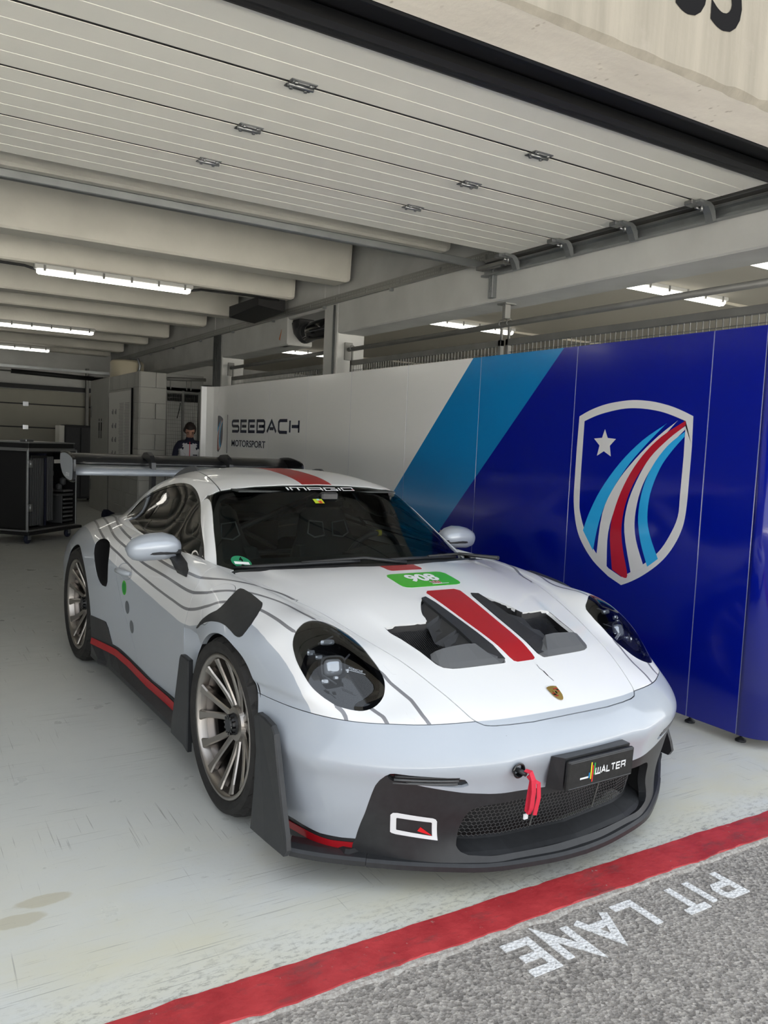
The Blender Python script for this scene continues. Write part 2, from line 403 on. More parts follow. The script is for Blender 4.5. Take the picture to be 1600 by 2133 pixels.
def lip_mat():
    m = mat('broken concrete lip', (.42,.40,.36), .9); b = NB(m); p=b.pos('Object'); b.l(b.mix(b.step(b.noise(p,60,6,.7),.4,.65),(.30,.27,.24),(.52,.50,.46)), b.p.inputs['Base Color']); b.bump(b.noise(p,70,5),.8); return m
lb = MB(); V=[]; e2 = np.abs(np.convolve(rng.normal(0,.016,len(xs)),np.ones(4)/4,'same'))
for x,a in zip(xs,e2): V += [(x,1.80-a,-.0055),(x,1.803-a*.5,.001),(x,1.815,.002)]
F=[]
for i in range(len(xs)-1):
    for k in range(2): F.append((i*3+k, i*3+k+3, i*3+k+4, i*3+k+1))
lb.add(V,F); struct('trim_2', lip_mat(), lb.mesh('trim_2'))

# ---- facade lintel with house number
def facade_mat():
    m = mat('board-marked concrete', (.50,.465,.40), .9); b = NB(m); p = b.pos('Object')
    streak = b.noise(b.mapping(p,(9,9,.7)), 1.5, 5, .6); base = b.mix(b.step(streak,.35,.65),(.165,.152,.126),(.215,.198,.165))
    base = b.mix(b.math('MULTIPLY', b.step(b.noise(p,5,6,.65),.55,.75),.5), base, (.245,.225,.195))
    pit = b.step(b.vor(b.mapping(p,(1,.5,1)),26), .085,.05); msk=b.step(b.noise(p,9,3),.55,.6); base = b.mix(b.math('MULTIPLY',b.math('MULTIPLY',pit,msk),.7), base, (.22,.19,.15))
    b.l(base,b.p.inputs['Base Color']); b.bump(b.noise(p,30,6),.25); return m
MT['facade'] = facade_mat()
ZL = 2.85; xe = np.arange(-16, 24.01, .05); fb = MB(); V=[]; ed = np.abs(np.convolve(rng.normal(0,.006,len(xe)),np.ones(3)/3,'same'))
for x,a in zip(xe,ed):
    ch_ = .016+a
    V += [(x,2.34,4.2),(x,2.34,ZL+.004),(x,2.335,ZL),(x,2.09+ch_,ZL),(x,2.09,ZL+ch_*1.05),(x,2.09,6.2),(x,2.34,6.2)]
F=[]
for i in range(len(xe)-1):
    for k in range(6): F.append((i*7+k, i*7+k+1, i*7+k+8, i*7+k+7))
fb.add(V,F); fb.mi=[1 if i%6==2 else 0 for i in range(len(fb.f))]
def soffit_mat():  # lintel concrete lightened underneath: light bounced up is put into the colour
    m = mat('soffit concrete with bounce light', (.7,.66,.58), .85); b = NB(m); p = b.pos('Object')
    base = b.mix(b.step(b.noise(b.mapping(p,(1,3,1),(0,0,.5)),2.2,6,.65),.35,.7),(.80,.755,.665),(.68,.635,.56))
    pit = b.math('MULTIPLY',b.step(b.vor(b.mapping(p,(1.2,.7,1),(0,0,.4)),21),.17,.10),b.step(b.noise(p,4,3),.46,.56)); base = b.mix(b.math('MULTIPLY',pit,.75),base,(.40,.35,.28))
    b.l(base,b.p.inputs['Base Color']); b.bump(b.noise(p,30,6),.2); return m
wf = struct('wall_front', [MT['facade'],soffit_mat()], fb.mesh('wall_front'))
bm = bmesh.new(); bm.from_mesh(wf.data); bmesh.ops.recalc_face_normals(bm, faces=bm.faces[:]); bm.to_mesh(wf.data); bm.free()
def digit(ch, x, z, size):
    V,F = font_mesh(ch, size, .011, align='LEFT'); mb = MB()
    mb.add([(x+a*.92, 2.088, z+c) for a,c,_ in V], F); mb.build('house_number_digit', MT['ink'], wf)
digit('3', 2.376, 3.068, .43); digit('5', 2.572, 3.068, .43)
for x0 in (-4.75, 4.40): MB().bbox((x0,2.09,-.02),(x0+.42,2.34,ZL+.0),.012).build('column', MT['facade'], wf)

# ---- ceiling: slab with double-tee ribs
cl = MB().box((-16,2.34,3.78),(24,YBACK+.2,4.0)); ce = struct('ceiling', MT['slab'], cl.mesh('ceiling'))
def rib(y, zb=3.205):
    y1=y+.30; prof=[(y+.0,zb+.02),(y+.02,zb),(y1-.02,zb),(y1,zb+.02),(y1+.04,3.78),(y-.04,3.78)]
    A=[(-4.6,a,c) for a,c in prof]; B=[(4.24,a,c) for a,c in prof]
    yc=y+.15; C_=[(4.28,yc+(a-yc)*.94,zb+.02+(c-zb)*.97) for a,c in prof]; mb=MB().loft([A,B,C_],smooth=False); mb.build('concrete_rib', MT['conc_in'], ce)
for y in (2.75,4.55,6.08,7.94,9.37,11.31,12.67,14.70,16.10,18.05,19.3): rib(y)
for y in (5.95,9.45,14.55): MB().box((4.9,y,3.19),(12,y+3.0,3.25)).build('concrete_soffit', MT['nextbay'], ce)
MB().box((4.76,2.4,3.22),(12,YBACK,3.3)).build('concrete_soffit', MT['nextbay'], ce)

# ---- right side: concrete frame between the garages
wr = struct('wall_right')
def cbox(lo,hi,name='beam',m='conc_grey',b=.012): return MB().bbox(lo,hi,b).build(name, MT[m], wr)
cbox((XB0,2.34,2.715),(XB1,8.39,3.78)); cbox((XB0,8.74,3.02),(XB1,9.78,3.78)); cbox((XB0,9.78,2.70),(XB1,12.2,3.78)); cbox((XB0,12.55,2.70),(XB1,YBACK,3.78))
cbox((XB0,8.39,0),(XB1,8.74,3.78),'column'); cbox((XB0,12.2,0),(XB1,12.55,3.78),'column')
wl = struct('wall_left', mat('dim grey concrete',(.22,.22,.21),.85), MB().box((-4.75,2.34,0),(-4.55,YBACK,3.78)).mesh('wall_left'))
struct('wall_neighbour', MT['conc_grey'], MB().box((12,2.34,0),(12.2,YBACK,3.78)).mesh('wall_neighbour'))
MB().box((4.74,2.30,2.6),(12,2.55,3.3)).build('beam', MT['conc_grey'], wr)

# ---- back wall with a closed sectional door
wb = struct('wall_back', MT['conc_grey'], MB().box((-4.6,YBACK,2.30),(12,YBACK+.2,3.78)).box((4.0,YBACK,0),(12,YBACK+.2,2.75)).box((-4.6,YBACK,0),(-3.6,YBACK+.2,2.75)).mesh('wall_back'))
d2 = struct('door_2')
zs = [0,.50,1.0,1.515,2.03,2.36]
MT['backdoor'] = mat('beige coated steel', (.30,.29,.24), .5, noise=(1.5,.05))
for a,c in zip(zs[:-1],zs[1:]): MB().bbox((-3.6,YBACK-.06,a+.012),(4.0,YBACK-.02,c-.012),.006).build('door_panel', MT['backdoor'], d2)
for z in zs[1:-1]:
    MB().box((-3.6,YBACK-.045,z-.014),(4.0,YBACK-.03,z+.014)).build('joint_strip', MT['gasket'], d2)
    for x in (.0,2.55): MB().bbox((x-.06,YBACK-.075,z-.05),(x+.06,YBACK-.06,z+.05),.004).build('hinge', MT['chrome'], d2)
MB().box((-3.6,YBACK-.1,2.36),(4.0,YBACK-.05,2.46)).build('top_seal', MT['gasket'], d2)
MB().box((3.80,YBACK-.2,0),(3.86,YBACK-.08,2.9)).build('track', MT['galvdull'], d2)
MB().box((-3.6,19.0,2.76),(4.2,19.06,2.82)).build('track', MT['galv'], d2)
MB().tube([(2.2,19.2,2.70),(3.9,19.2,2.66)],.05,10).build('torsion_spring', MT['gasket'], d2)
MB().tube([(-3.6,19.2,2.70),(4.1,19.2,2.70)],.015,8).build('torsion_shaft', MT['galvdull'], d2)

# ---- overhead sectional door, rolled up under the ceiling
ZD = 3.01; d1 = struct('door_1'); XD0, XD1 = -3.6, 4.19
YJ = [2.895,3.372,3.975,4.578,5.18]
def door_panel(y0,y1):
    g=[]; n=3 if y1-y0>.5 else 2; st=(y1-y0)/(n+1) if n==3 else .15
    ys=[y0+.011]
    for k in range(n):
        yc = y0+st*(k+1) if n==3 else y1-.15*(n-k)
        ys += [yc-.0035,yc-.0012,yc+.0012,yc+.0035]
    ys += [y1-.011]
    zz=[ZD]+[ZD,ZD+.0022,ZD+.0022,ZD]*n+[ZD]
    low=[(y,z) for y,z in zip(ys,zz)]; prof=low+[(ys[-1],ZD+.04),(ys[0],ZD+.04)]
    MB().loft([[(XD0,a,c) for a,c in prof],[(XD1,a,c) for a,c in prof]]).build('door_panel', MT['doorskin'], d1)
for a,c in zip(YJ[:-1],YJ[1:]): door_panel(a,c)
for y in YJ[1:-1]: MB().box((XD0,y-.0105,ZD+.0015),(XD1,y+.0105,ZD+.03)).build('joint_gasket', MT['gasket'], d1)
mb=MB(); prof=[(2.895,ZD-.012),(2.895,ZD+.045),(2.80,ZD+.045),(2.77,ZD+.02),(2.775,ZD-.02),(2.80,ZD-.034),(2.83,ZD-.026),(2.85,ZD-.03),(2.88,ZD-.02)]
mb.loft([[(XD0,a,c) for a,c in prof],[(XD1,a,c) for a,c in prof]]); mb.build('bottom_seal', MT['gasket'], d1)
MB().box((XD0-.6,2.335,ZD+.03),(4.42,2.80,ZD+.06)).build('void_shade_sheet', MT['black_matt'], d1)  # black sheet standing in for the unlit space above the door
MB().box((XD0-.6,2.345,ZL+.002),(4.42,2.36,ZD+.03)).build('void_shade_strip', MT['black_matt'], d1)  # black strip behind the lintel, painting the shade of the same space
MB().box((2.40,2.36,ZD-.02),(2.56,2.45,ZD+.03)).build('edge_block', MT['gasket'], d1)
def hinge(x,y):
    mb=MB().bbox((x-.062,y-.045,ZD-.006),(x+.062,y-.012,ZD),.002).bbox((x-.062,y+.012,ZD-.006),(x+.062,y+.045,ZD),.002)
    mb.tube([(x-.06,y,ZD-.010),(x+.06,y,ZD-.010)],.009,8).box((x-.05,y-.03,ZD-.010),(x+.05,y+.03,ZD-.004))
    for sx in (-.035,.035):
        for sy in (-.028,.028): mb.tube([(x+sx,y+sy,ZD-.016),(x+sx,y+sy,ZD-.004)],.009,8)
    mb.build('hinge', MT['zinc'], d1)
for y in YJ[1:-1]:
    for x in (.17,1.535,2.907): hinge(x,y)
# roller brackets at the right edge
def roller(y):
    mb=MB(); pr=[(4.13,ZD-.004),(4.22,ZD-.004),(4.255,ZD-.02),(4.275,ZD-.06),(4.285,ZD-.105),(4.255,ZD-.115),(4.235,ZD-.07),(4.205,ZD-.03),(4.13,ZD-.018)]
    mb.prism([(a,y-.045,c) for a,c in pr],(0,.05,0)); mb.build('roller_bracket', MT['galv'], d1)
    m2=MB().tube([(4.17,y+.02,ZD-.035),(4.34,y+.02,ZD-.035)],.008,8).tube([(4.30,y+.02,ZD-.035),(4.33,y+.02,ZD-.035)],.022,10)
    m2.bbox((4.10,y-.01,ZD-.03),(4.18,y+.05,ZD-.004),.003).tube([(4.19,y-.01,ZD-.06),(4.19,y-.01,ZD-.02)],.01,8); m2.build('roller', MT['zinc'], d1)
for y in YJ[1:]: roller(y-.01)
# tracks
def cprof(x0,x1,z0,z1,t=.004): return [(x1,z1),(x1,z1+t),(x0-t,z1+t),(x0-t,z0-t),(x1,z0-t),(x1,z0),(x0,z0),(x0,z1)]
tr=MB(); pr=[(4.37,ZD-.005),(4.31,ZD-.005),(4.31,ZD-.02),(4.345,ZD-.025),(4.345,ZD-.065),(4.31,ZD-.07),(4.31,ZD-.085),(4.37,ZD-.085)]
tr.loft([[(a,2.34,c) for a,c in pr],[(a,5.66,c) for a,c in pr]]); tr.build('track', MT['galv'], d1)
MB().bbox((4.30,2.34,ZD+.02),(4.375,5.64,ZD+.05),.003).build('track', MT['galvdull'], d1)
MB().bbox((XD0-.4,5.60,ZD-.02),(4.40,5.66,ZD+.035),.006).build('cross_rail', MT['galv'], d1)
MB().bbox((4.22,5.25,ZD-.05),(4.30,5.62,ZD-.02),.004).tube([(4.26,5.27,ZD-.045),(4.26,5.57,ZD-.045)],.012,8).build('spring_bumper', MT['galvdull'], d1)
MB().tube([(4.26,5.30,ZD-.06),(4.26,5.30,ZD-.03)],.025,10).build('rubber_stop', MT['gasket'], d1)
mb=MB().bbox((4.33,5.52,2.74),(4.378,5.58,3.0),.003)
for k in range(5): mb.box((4.327,5.538,2.76+k*.045),(4.331,5.546,2.785+k*.045)).box((4.327,5.556,2.76+k*.045),(4.331,5.564,2.785+k*.045))
mb.build('hanger', MT['galv'], d1)

# ---- toilet block at the back, painted blocks with recessed joints
wi = struct('wall_inner', MT['mortar'], MB().box((3.345,13.02,0),(3.765,16.6,2.45)).box((3.765,13.02,2.24),(4.37,13.14,2.45)).box((3.765,15.2,0),(4.37,15.3,2.45)).mesh('wall_inner'))
def block(lo,hi):
    return MB().bbox(lo,hi,.006).build('block', MT['white_wall'], wi)
bx = {}
def blk(w_,axis,loc):
    k=(round(w_,3),axis)
    if k not in bx:
        mb=MB().bbox((0,0,0),(.02,w_-.008,.242) if axis=='y' else (w_-.008,.02,.242),.004); bx[k]=mb.mesh('block')
        bm=bmesh.new(); bm.from_mesh(bx[k]); bmesh.ops.recalc_face_normals(bm,faces=bm.faces[:]); bm.to_mesh(bx[k]); bm.free(); bx[k].materials.append(MT['white_wall'])
    o=link('block',bx[k],wi); o.location=loc
for r in range(10):
    z=r*.2455
    def course(L0,L1,ax):
        p=L0-(.25 if r%2 else 0)
        while p<L1-1e-4:
            a=max(p,L0); c=min(p+.5,L1)
            if c-a>.03: blk(c-a,ax,(3.33,a,z) if ax=='y' else (a,13.004,z))
            p+=.5
    course(13.02,15.05,'y'); course(3.345,3.765,'x')
MB().bbox((3.322,15.06,0),(3.345,16.6,2.455),.004).build('door_leaf', MT['white_wall'], wi)
MB().box((3.318,15.03,0),(3.33,15.055,2.1)).build('door_frame', MT['galvdull'], wi)
for z in (.35,1.75): MB().box((3.312,16.48,z),(3.322,16.53,z+.22)).build('hinge', MT['galvdull'], wi)
# small painted pictogram: two figures
pm=MB()
for y in (15.62,15.80):
    pm.lathe([(0,0),(.028,0)],10,'x',c=(3.319,y,1.70)); pm.box((3.318,y-.035,1.50),(3.3195,y+.035,1.655)); pm.box((3.318,y-.02,1.36),(3.3195,y-.004,1.5)); pm.box((3.318,y+.004,1.36),(3.3195,y+.02,1.5))
pm.build('pictogram', MT['ink'], wi)
# ================================================================== THINGS IN THE GARAGE
# ---- printed partition wall, one-metre panels
def print_mat():
    m = mat('glossy printed panel', (.5,.5,.5), .13, spec=.5, coat=.35, coatr=.08); b = NB(m); x,y,z = b.sep(b.pos('Object'))
    e1 = b.math('SUBTRACT', y, b.math('MULTIPLY_ADD', b.math('SUBTRACT', 2.131, z), .973, 4.931))
    e2 = b.math('SUBTRACT', y, b.math('MULTIPLY_ADD', b.math('SUBTRACT', 2.137, z), .971, 3.965))
    col = b.mix(b.step(e2, -.001, .001), (.0005,.006,.23), (.003,.19,.47)); col = b.mix(b.step(e1, -.001, .001), col, (.78,.785,.78))
    b.l(col, b.p.inputs['Base Color']); b.bump(b.noise(b.mapping(b.pos('Object'),(1,3,3)), 28, 2), .018, .01); return m
MT['print'] = print_mat()
dw = thing('partition_wall', 'long glossy partition wall printed white, light blue and dark blue with a shield emblem, behind the car', 'partition', (3.745,6.5,.055))
IM = Matrix.Translation((-3.745,-6.5,-.055))
def wchild(mb, name, m, parent=None, keep=True):
    o = mb.build(name, m, parent or dw)
    if (parent or dw) is dw: o.matrix_parent_inverse = IM
    else: o.matrix_parent_inverse = Matrix.Identity(4)
    return o
seams = [2.527,2.836,3.838,4.826,5.818,6.804,7.75,8.75,9.75,10.45]
for a,c in zip(seams[:-1],seams[1:]): wchild(MB().bbox((3.72,a+.0015,.055),(3.77,c-.0015,2.140),.002), 'panel', MT['print'])
for s_ in seams[:-1]: wchild(MB().box((3.7213,s_-.0022,.056),(3.76,s_+.0022,2.139)), 'panel_joint', MT['panel_edge'])
# rounded near end and angled far end
arc = [(3.72+.16-.16*math.cos(t), 2.525-.16*math.sin(t)) for t in np.linspace(0,PI/2,13)]
inn = [(3.77+.11-.11*math.cos(t), 2.525-.11*math.sin(t)) for t in np.linspace(0,PI/2,13)]
ring = arc+[(4.05,2.365),(4.05,2.415)]+inn[::-1]
mb=MB(); n=len(ring); mb.add([(a,c,.055) for a,c in ring]+[(a,c,2.14) for a,c in ring],[(i,(i+1)%n,n+(i+1)%n,n+i) for i in range(n)],0,True)
for i in range(13-1): 
    for zz,fl_ in ((0,1),(n,0)):
        j=n-1-i; q=(i,i+1,j-1,j); mb.f.append(tuple(zz+k for k in (q if fl_ else q[::-1]))); mb.mi.append(0); mb.sm.append(False)
mb.f.append((12,13,14,15)); mb.mi.append(0); mb.sm.append(False); mb.f.append(tuple(n+k for k in (15,14,13,12))); mb.mi.append(0); mb.sm.append(False)
wchild(mb,'rounded_end_panel',MT['print'])
pr=[(3.72,10.453),(3.69,10.56),(3.62,10.64),(3.555,10.66),(3.555,10.70),(3.66,10.70),(3.77,10.56),(3.77,10.453)]
wchild(MB().loft([[(a,c,.055) for a,c in pr],[(a,c,2.14) for a,c in pr]]),'end_panel',MT['print'])
for y in (2.55,2.867,3.85,4.84,5.83,6.82,7.76,8.76,9.76):
    f=wchild(MB().lathe([(0,0),(.028,0),(.028,.008),(.014,.018),(.008,.022),(0,.022)],16,'z',c=(3.80,y,0)),'foot',MT['black_plastic'])
    wchild(MB().lathe([(0,.022),(.007,.022),(.007,.056),(0,.056)],10,'z',c=(3.80,y,0)),'foot_stem',MT['chrome'])
def flatp(pts, name, m, x=3.7185):
    bm=bmesh.new(); vs=[bm.verts.new((x,a,c)) for a,c in pts]
    for t in tessellate_polygon([[Vector((a,c,0)) for a,c in pts]]): bm.faces.new([vs[k] for k in t])
    g=bmesh.ops.extrude_face_region(bm,geom=bm.faces[:]); 
    bmesh.ops.translate(bm,vec=(.0012,0,0),verts=[v for v in g['geom'] if isinstance(v,bmesh.types.BMVert)])
    bmesh.ops.recalc_face_normals(bm,faces=bm.faces[:]); me=bpy.data.meshes.new(name); bm.to_mesh(me); bm.free()
    o=link(name,me,dw,m); o.matrix_parent_inverse=IM; return o
def smooth2(P,closed=True,n=5):
    P=[np.array(p,float) for p in P]; N=len(P); out=[]
    for i in range(N if closed else N-1):
        a,b_,c,d=(P[(i-1)%N] if closed or i>0 else P[0]),P[i],P[(i+1)%N],(P[(i+2)%N] if closed or i+2<N else P[-1])
        for t in np.linspace(0,1,n,endpoint=False): out.append(.5*((2*b_)+(c-a)*t+(2*a-5*b_+4*c-d)*t*t+(3*b_-a-3*c+d)*t**3))
    if not closed: out.append(P[-1])
    return [tuple(q) for q in out]
MT['emb_white']=mat('emblem white print',(.62,.62,.63),.14,coat=.3); MT['emb_red']=mat('emblem red print',(.42,.012,.03),.14,coat=.3)
MT['emb_blue']=mat('emblem light blue print',(.025,.36,.72),.14,coat=.3); MT['emb_navy']=mat('emblem navy print',(.004,.006,.045),.14,coat=.3)
SO=[(3.786,1.697),(3.70,1.733),(3.60,1.762),(3.50,1.779),(3.36,1.789),(3.22,1.778),(3.10,1.753),(3.01,1.724),(2.931,1.692)]
SR=[(2.926,1.53),(2.928,1.353),(2.934,1.164),(2.957,1.056),(3.011,.953),(3.083,.867),(3.186,.785),(3.28,.728),(3.355,.693)]
SLft=[(3.46,.729),(3.593,.806),(3.70,.91),(3.757,1.013),(3.79,1.157),(3.793,1.30),(3.792,1.50)]
outer=smooth2(SO,False,4)+smooth2(SR,False,4)+smooth2(SLft,False,4)
cx_,cz_=3.36,1.30
SOi=[(3.741,1.667),(3.66,1.695),(3.577,1.716),(3.46,1.736),(3.36,1.742),(3.25,1.735),(3.145,1.718),(3.06,1.694),(2.977,1.665)]
SRi=[(2.974,1.477),(2.979,1.266),(2.984,1.138),(3.031,1.026),(3.101,.924),(3.204,.838),(3.285,.784),(3.358,.741)]
SLi=[(3.464,.778),(3.582,.865),(3.673,.974),(3.728,1.089),(3.741,1.161),(3.744,1.30),(3.743,1.451)]
inner=smooth2(SOi,False,4)+smooth2(SRi,False,4)+smooth2(SLi,False,4)
def ringflat(o_,i_,name,m,x=3.7185):
    # resample both loops by angle and bridge
    def res(L):
        L=np.array(L); an=np.unwrap(np.arctan2(L[:,1]-cz_,L[:,0]-cx_)); return L,an
    n_=180; bm=bmesh.new()
    def samp(L):
        L=np.array(L+[L[0]]); s=np.concatenate([[0],np.cumsum(np.hypot(*np.diff(L,axis=0).T))]); 
        return L,s
    A=o_; B=i_
    va=[bm.verts.new((x,p[0],p[1])) for p in A]; vb=[bm.verts.new((x,p[0],p[1])) for p in B]
    ia=ib=0; na,nb=len(A),len(B)
    while ia<na or ib<nb:
        if ib>=nb or (ia<na and (ia+1)/na<=(ib+1)/nb): bm.faces.new((va[ia%na],va[(ia+1)%na],vb[ib%nb])); ia+=1
        else: bm.faces.new((va[ia%na],vb[(ib+1)%nb],vb[ib%nb])); ib+=1
    g=bmesh.ops.extrude_face_region(bm,geom=bm.faces[:]); bmesh.ops.translate(bm,vec=(.0012,0,0),verts=[v for v in g['geom'] if isinstance(v,bmesh.types.BMVert)])
    bmesh.ops.recalc_face_normals(bm,faces=bm.faces[:]); me=bpy.data.meshes.new(name); bm.to_mesh(me); bm.free(); o=link(name,me,dw,m); o.matrix_parent_inverse=IM
ringflat(outer,inner,'shield_outline',MT['emb_white'])
flatp([(3.564,1.617),(3.583,1.565),(3.649,1.560),(3.600,1.518),(3.616,1.455),(3.562,1.484),(3.504,1.455),(3.517,1.518),(3.472,1.560),(3.538,1.565)],'star',MT['emb_white'])
ST={'blue':([(3.103,1.652),(3.268,1.555),(3.429,1.416),(3.568,1.246),(3.651,1.096),(3.694,.984)],[(3.599,.869),(3.566,1.045),(3.502,1.204),(3.382,1.384),(3.251,1.522),(3.109,1.650)]),
'white':([(3.029,1.668),(3.159,1.579),(3.314,1.443),(3.448,1.289),(3.54,1.107),(3.567,.840)],[(3.479,.790),(3.484,.996),(3.424,1.187),(3.334,1.341),(3.206,1.491),(3.034,1.666)]),
'red':([(2.977,1.667),(3.133,1.579),(3.26,1.467),(3.362,1.328),(3.437,1.163),(3.468,.997),(3.433,.775)],[(3.355,.744),(3.312,.756),(3.363,.918),(3.382,1.053),(3.352,1.215),(3.266,1.378),(3.14,1.514),(2.975,1.644)]),
'white2':([(2.977,1.638),(3.079,1.569),(3.203,1.458),(3.289,1.321),(3.348,1.17),(3.356,1.01),(3.284,.769)],[(3.193,.823),(3.266,.976),(3.285,1.108),(3.256,1.267),(3.185,1.404),(3.087,1.516),(2.978,1.618)]),
'blue2':([(2.977,1.607),(3.088,1.526),(3.185,1.404),(3.242,1.268),(3.26,1.111),(3.23,.969),(3.169,.832)],[(3.098,.887),(3.164,1.01),(3.194,1.117),(3.185,1.25),(3.13,1.396),(3.059,1.495),(2.977,1.581)])}
for k,(a,c) in ST.items():
    m=MT['emb_white'] if 'white' in k else MT['emb_red'] if k=='red' else MT['emb_blue']
    flatp(smooth2(a,False,4)+smooth2(c,False,4),'emblem_stripe',m,3.7183-.0004*list(ST).index(k))
# small crest, rule and lettering on the white part
YL=lambda y0,a: y0-a
def ysc(P,cy,cz,sy,sz): return [(cy+(a-3.36)*sy,cz+(c-1.24)*sz) for a,c in P]
MT['emb_navy2']=mat('navy print',(.008,.014,.05),.2)
def small(P,name,m,x): flatp(ysc(P,10.42,1.515,.36,.44),name,m,x)
small(outer,'crest_field',MT['emb_navy2'],3.7186)
for k,(a,c) in ST.items():
    m=MT['emb_white'] if 'white' in k else mat('muted red print',(.30,.07,.06),.2) if k=='red' else MT['emb_blue']
    small(a+c,'crest_stripe',m,3.7180)
small([(3.564,1.617),(3.583,1.565),(3.649,1.560),(3.600,1.518),(3.616,1.455),(3.562,1.484),(3.504,1.455),(3.517,1.518),(3.472,1.560),(3.538,1.565)],'crest_star',MT['emb_white'],3.7180)
flatp([(10.10,1.27),(10.085,1.27),(10.085,1.765),(10.10,1.765)],'rule',MT['emb_navy2'])
def wall_letters(V,F,y0,z0,name,sx=1,sz=1):
    mb=MB()
    for f in F: mb.prism([(3.7185,y0-V[i][0]*sx,z0+V[i][1]*sz) for i in f],(.0012,0,0))
    return wchild(mb,name,MT['emb_navy2'])
x=0
for ch in 'SEEBACH':
    V,F,wd=stroke_text(ch,.262,.165,0,.035,{'E':.86,'A':1.12}); wall_letters(V,F,9.935-x,1.537,'letter'); x+=wd+.038
V,F=font_mesh('MOTORSPORT',.105,.0015,1.0,align='LEFT'); wmx=max(v[0] for v in V); wall_letters(V,F,9.938,1.367,'wordmark',1.108/wmx,1.08)

# ---- fluorescent lamps
def lamp(x0,x1,y,z,label,light_grp='fluorescent battens under the ceiling'):
    t=thing('ceiling_lamp',label,'lamp',((x0+x1)/2,y,z),0,light_grp); L=(x1-x0)/2
    MB().bbox((-L,-.055,.02),(L,.055,.075),.01).build('housing',MT['lampbody'],t)
    pr=[(-.05,.02),(-.045,-.012),(-.025,-.03),(.025,-.03),(.045,-.012),(.05,.02)]
    MB().loft([[(-L+.03,a*.8,c*.8+.004) for a,c in pr],[(-L+.05,a,c) for a,c in pr],[(L-.05,a,c) for a,c in pr],[(L-.03,a*.8,c*.8+.004) for a,c in pr]]).build('diffuser',MT['lamp'],t)
    for k in range(6): 
        xx=-L+.1+k*(2*L-.2)/5; MB().bbox((xx-.012,-.06,.0),(xx+.012,-.045,.06),.002).build('clip',MT['galvdull'],t)
    return t
lamp(1.28,2.97,9.33,3.12,'long fluorescent lamp nearest the camera, under the second visible ceiling rib')
lamp(1.26,2.95,14.47,3.12,'fluorescent lamp in the middle of the row at upper left')
lamp(1.18,2.87,18.45,3.12,'fluorescent lamp farthest back, just before the closed rear door')
for y,wh in ((9.33,'nearest'),(14.47,'middle'),(18.45,'farthest')): lamp(-2.3,-.6,y,3.12,wh+' of three fluorescent lamps in the left half of the garage, outside the view')
lamp(6.15,7.75,9.33,3.16,'lamp seen in the next bay above the light blue stripe')
lamp(6.17,7.8,5.85,3.16,'lamp seen in the next bay above the dark blue panels, behind the steel pipe')
lamp(6.1,7.7,4.47,3.16,'lamp in the next bay at the right edge of the photo')
lamp(6.25,7.8,14.45,3.16,'small distant lamp in the next bay between the two concrete columns')
# black cable running along the rib
tag(MB().tube([(-.4,9.40,3.19),(1.2,9.40,3.17),(1.30,9.36,3.14)],.014,8).build('cable',MT['black_matt']),'black cable running left from the nearest lamp under the ceiling rib','cable')
tag(MB().tube([(2.96,9.36,3.14),(3.1,9.40,3.175),(3.7,9.41,3.185),(4.1,9.45,3.185)],.014,8).build('cable',MT['black_matt']),'black cable running right from the nearest lamp towards the air vent','cable')
vt=thing('air_vent','black vent box under the ceiling rib ends beside the cable tray','vent',(4.03,10.0,3.045))
MB().loft([[(-.18,-.5,.16),(.18,-.5,.16),(.18,-.5,.02),(-.18,-.5,.06)],[(-.18,.5,.16),(.18,.5,.16),(.18,.5,-.02),(-.18,.5,.02)]]).build('hood',MT['black_matt'],vt)

# ---- perforated cable tray
tt=thing('cable_tray','galvanised perforated cable tray running along the grey concrete beam','cable tray',(4.335,12,3.055))
mb=MB(); y0,y1=-6.7,7.4; pitch=.062; N=int((y1-y0)/pitch)
zs_=[0,.016,.032,.046,.062,.08]
for i in range(N):
    a=y0+i*pitch
    if i%11==5: mb.box((.0,a,.0),(.003,a+pitch,.018)).box((.0,a,.062),(.003,a+pitch,.08)).box((.0,a+pitch*.55,.018),(.003,a+pitch,.062)); continue
    ys_=[a,a+.012,a+.026,a+.038,a+pitch]
    for r in range(5):
        for c in range(4):
            if r in (1,3) and c in (0,2): continue
            mb.add([(0,ys_[c],zs_[r]),(0,ys_[c+1],zs_[r]),(0,ys_[c+1],zs_[r+1]),(0,ys_[c],zs_[r+1])],[(0,3,2,1)])
mb.box((0,y0,-.003),(.038,y1,0)).box((.0,y0,.08),(.012,y1,.083))
mb.build('perforated_side',MT['tray'],tt,False)
for y in np.arange(y0+.4,y1,1.5): MB().bbox((.004,y-.02,-.03),(.04,y+.02,.0),.003).build('bracket',MT['galv'],tt)

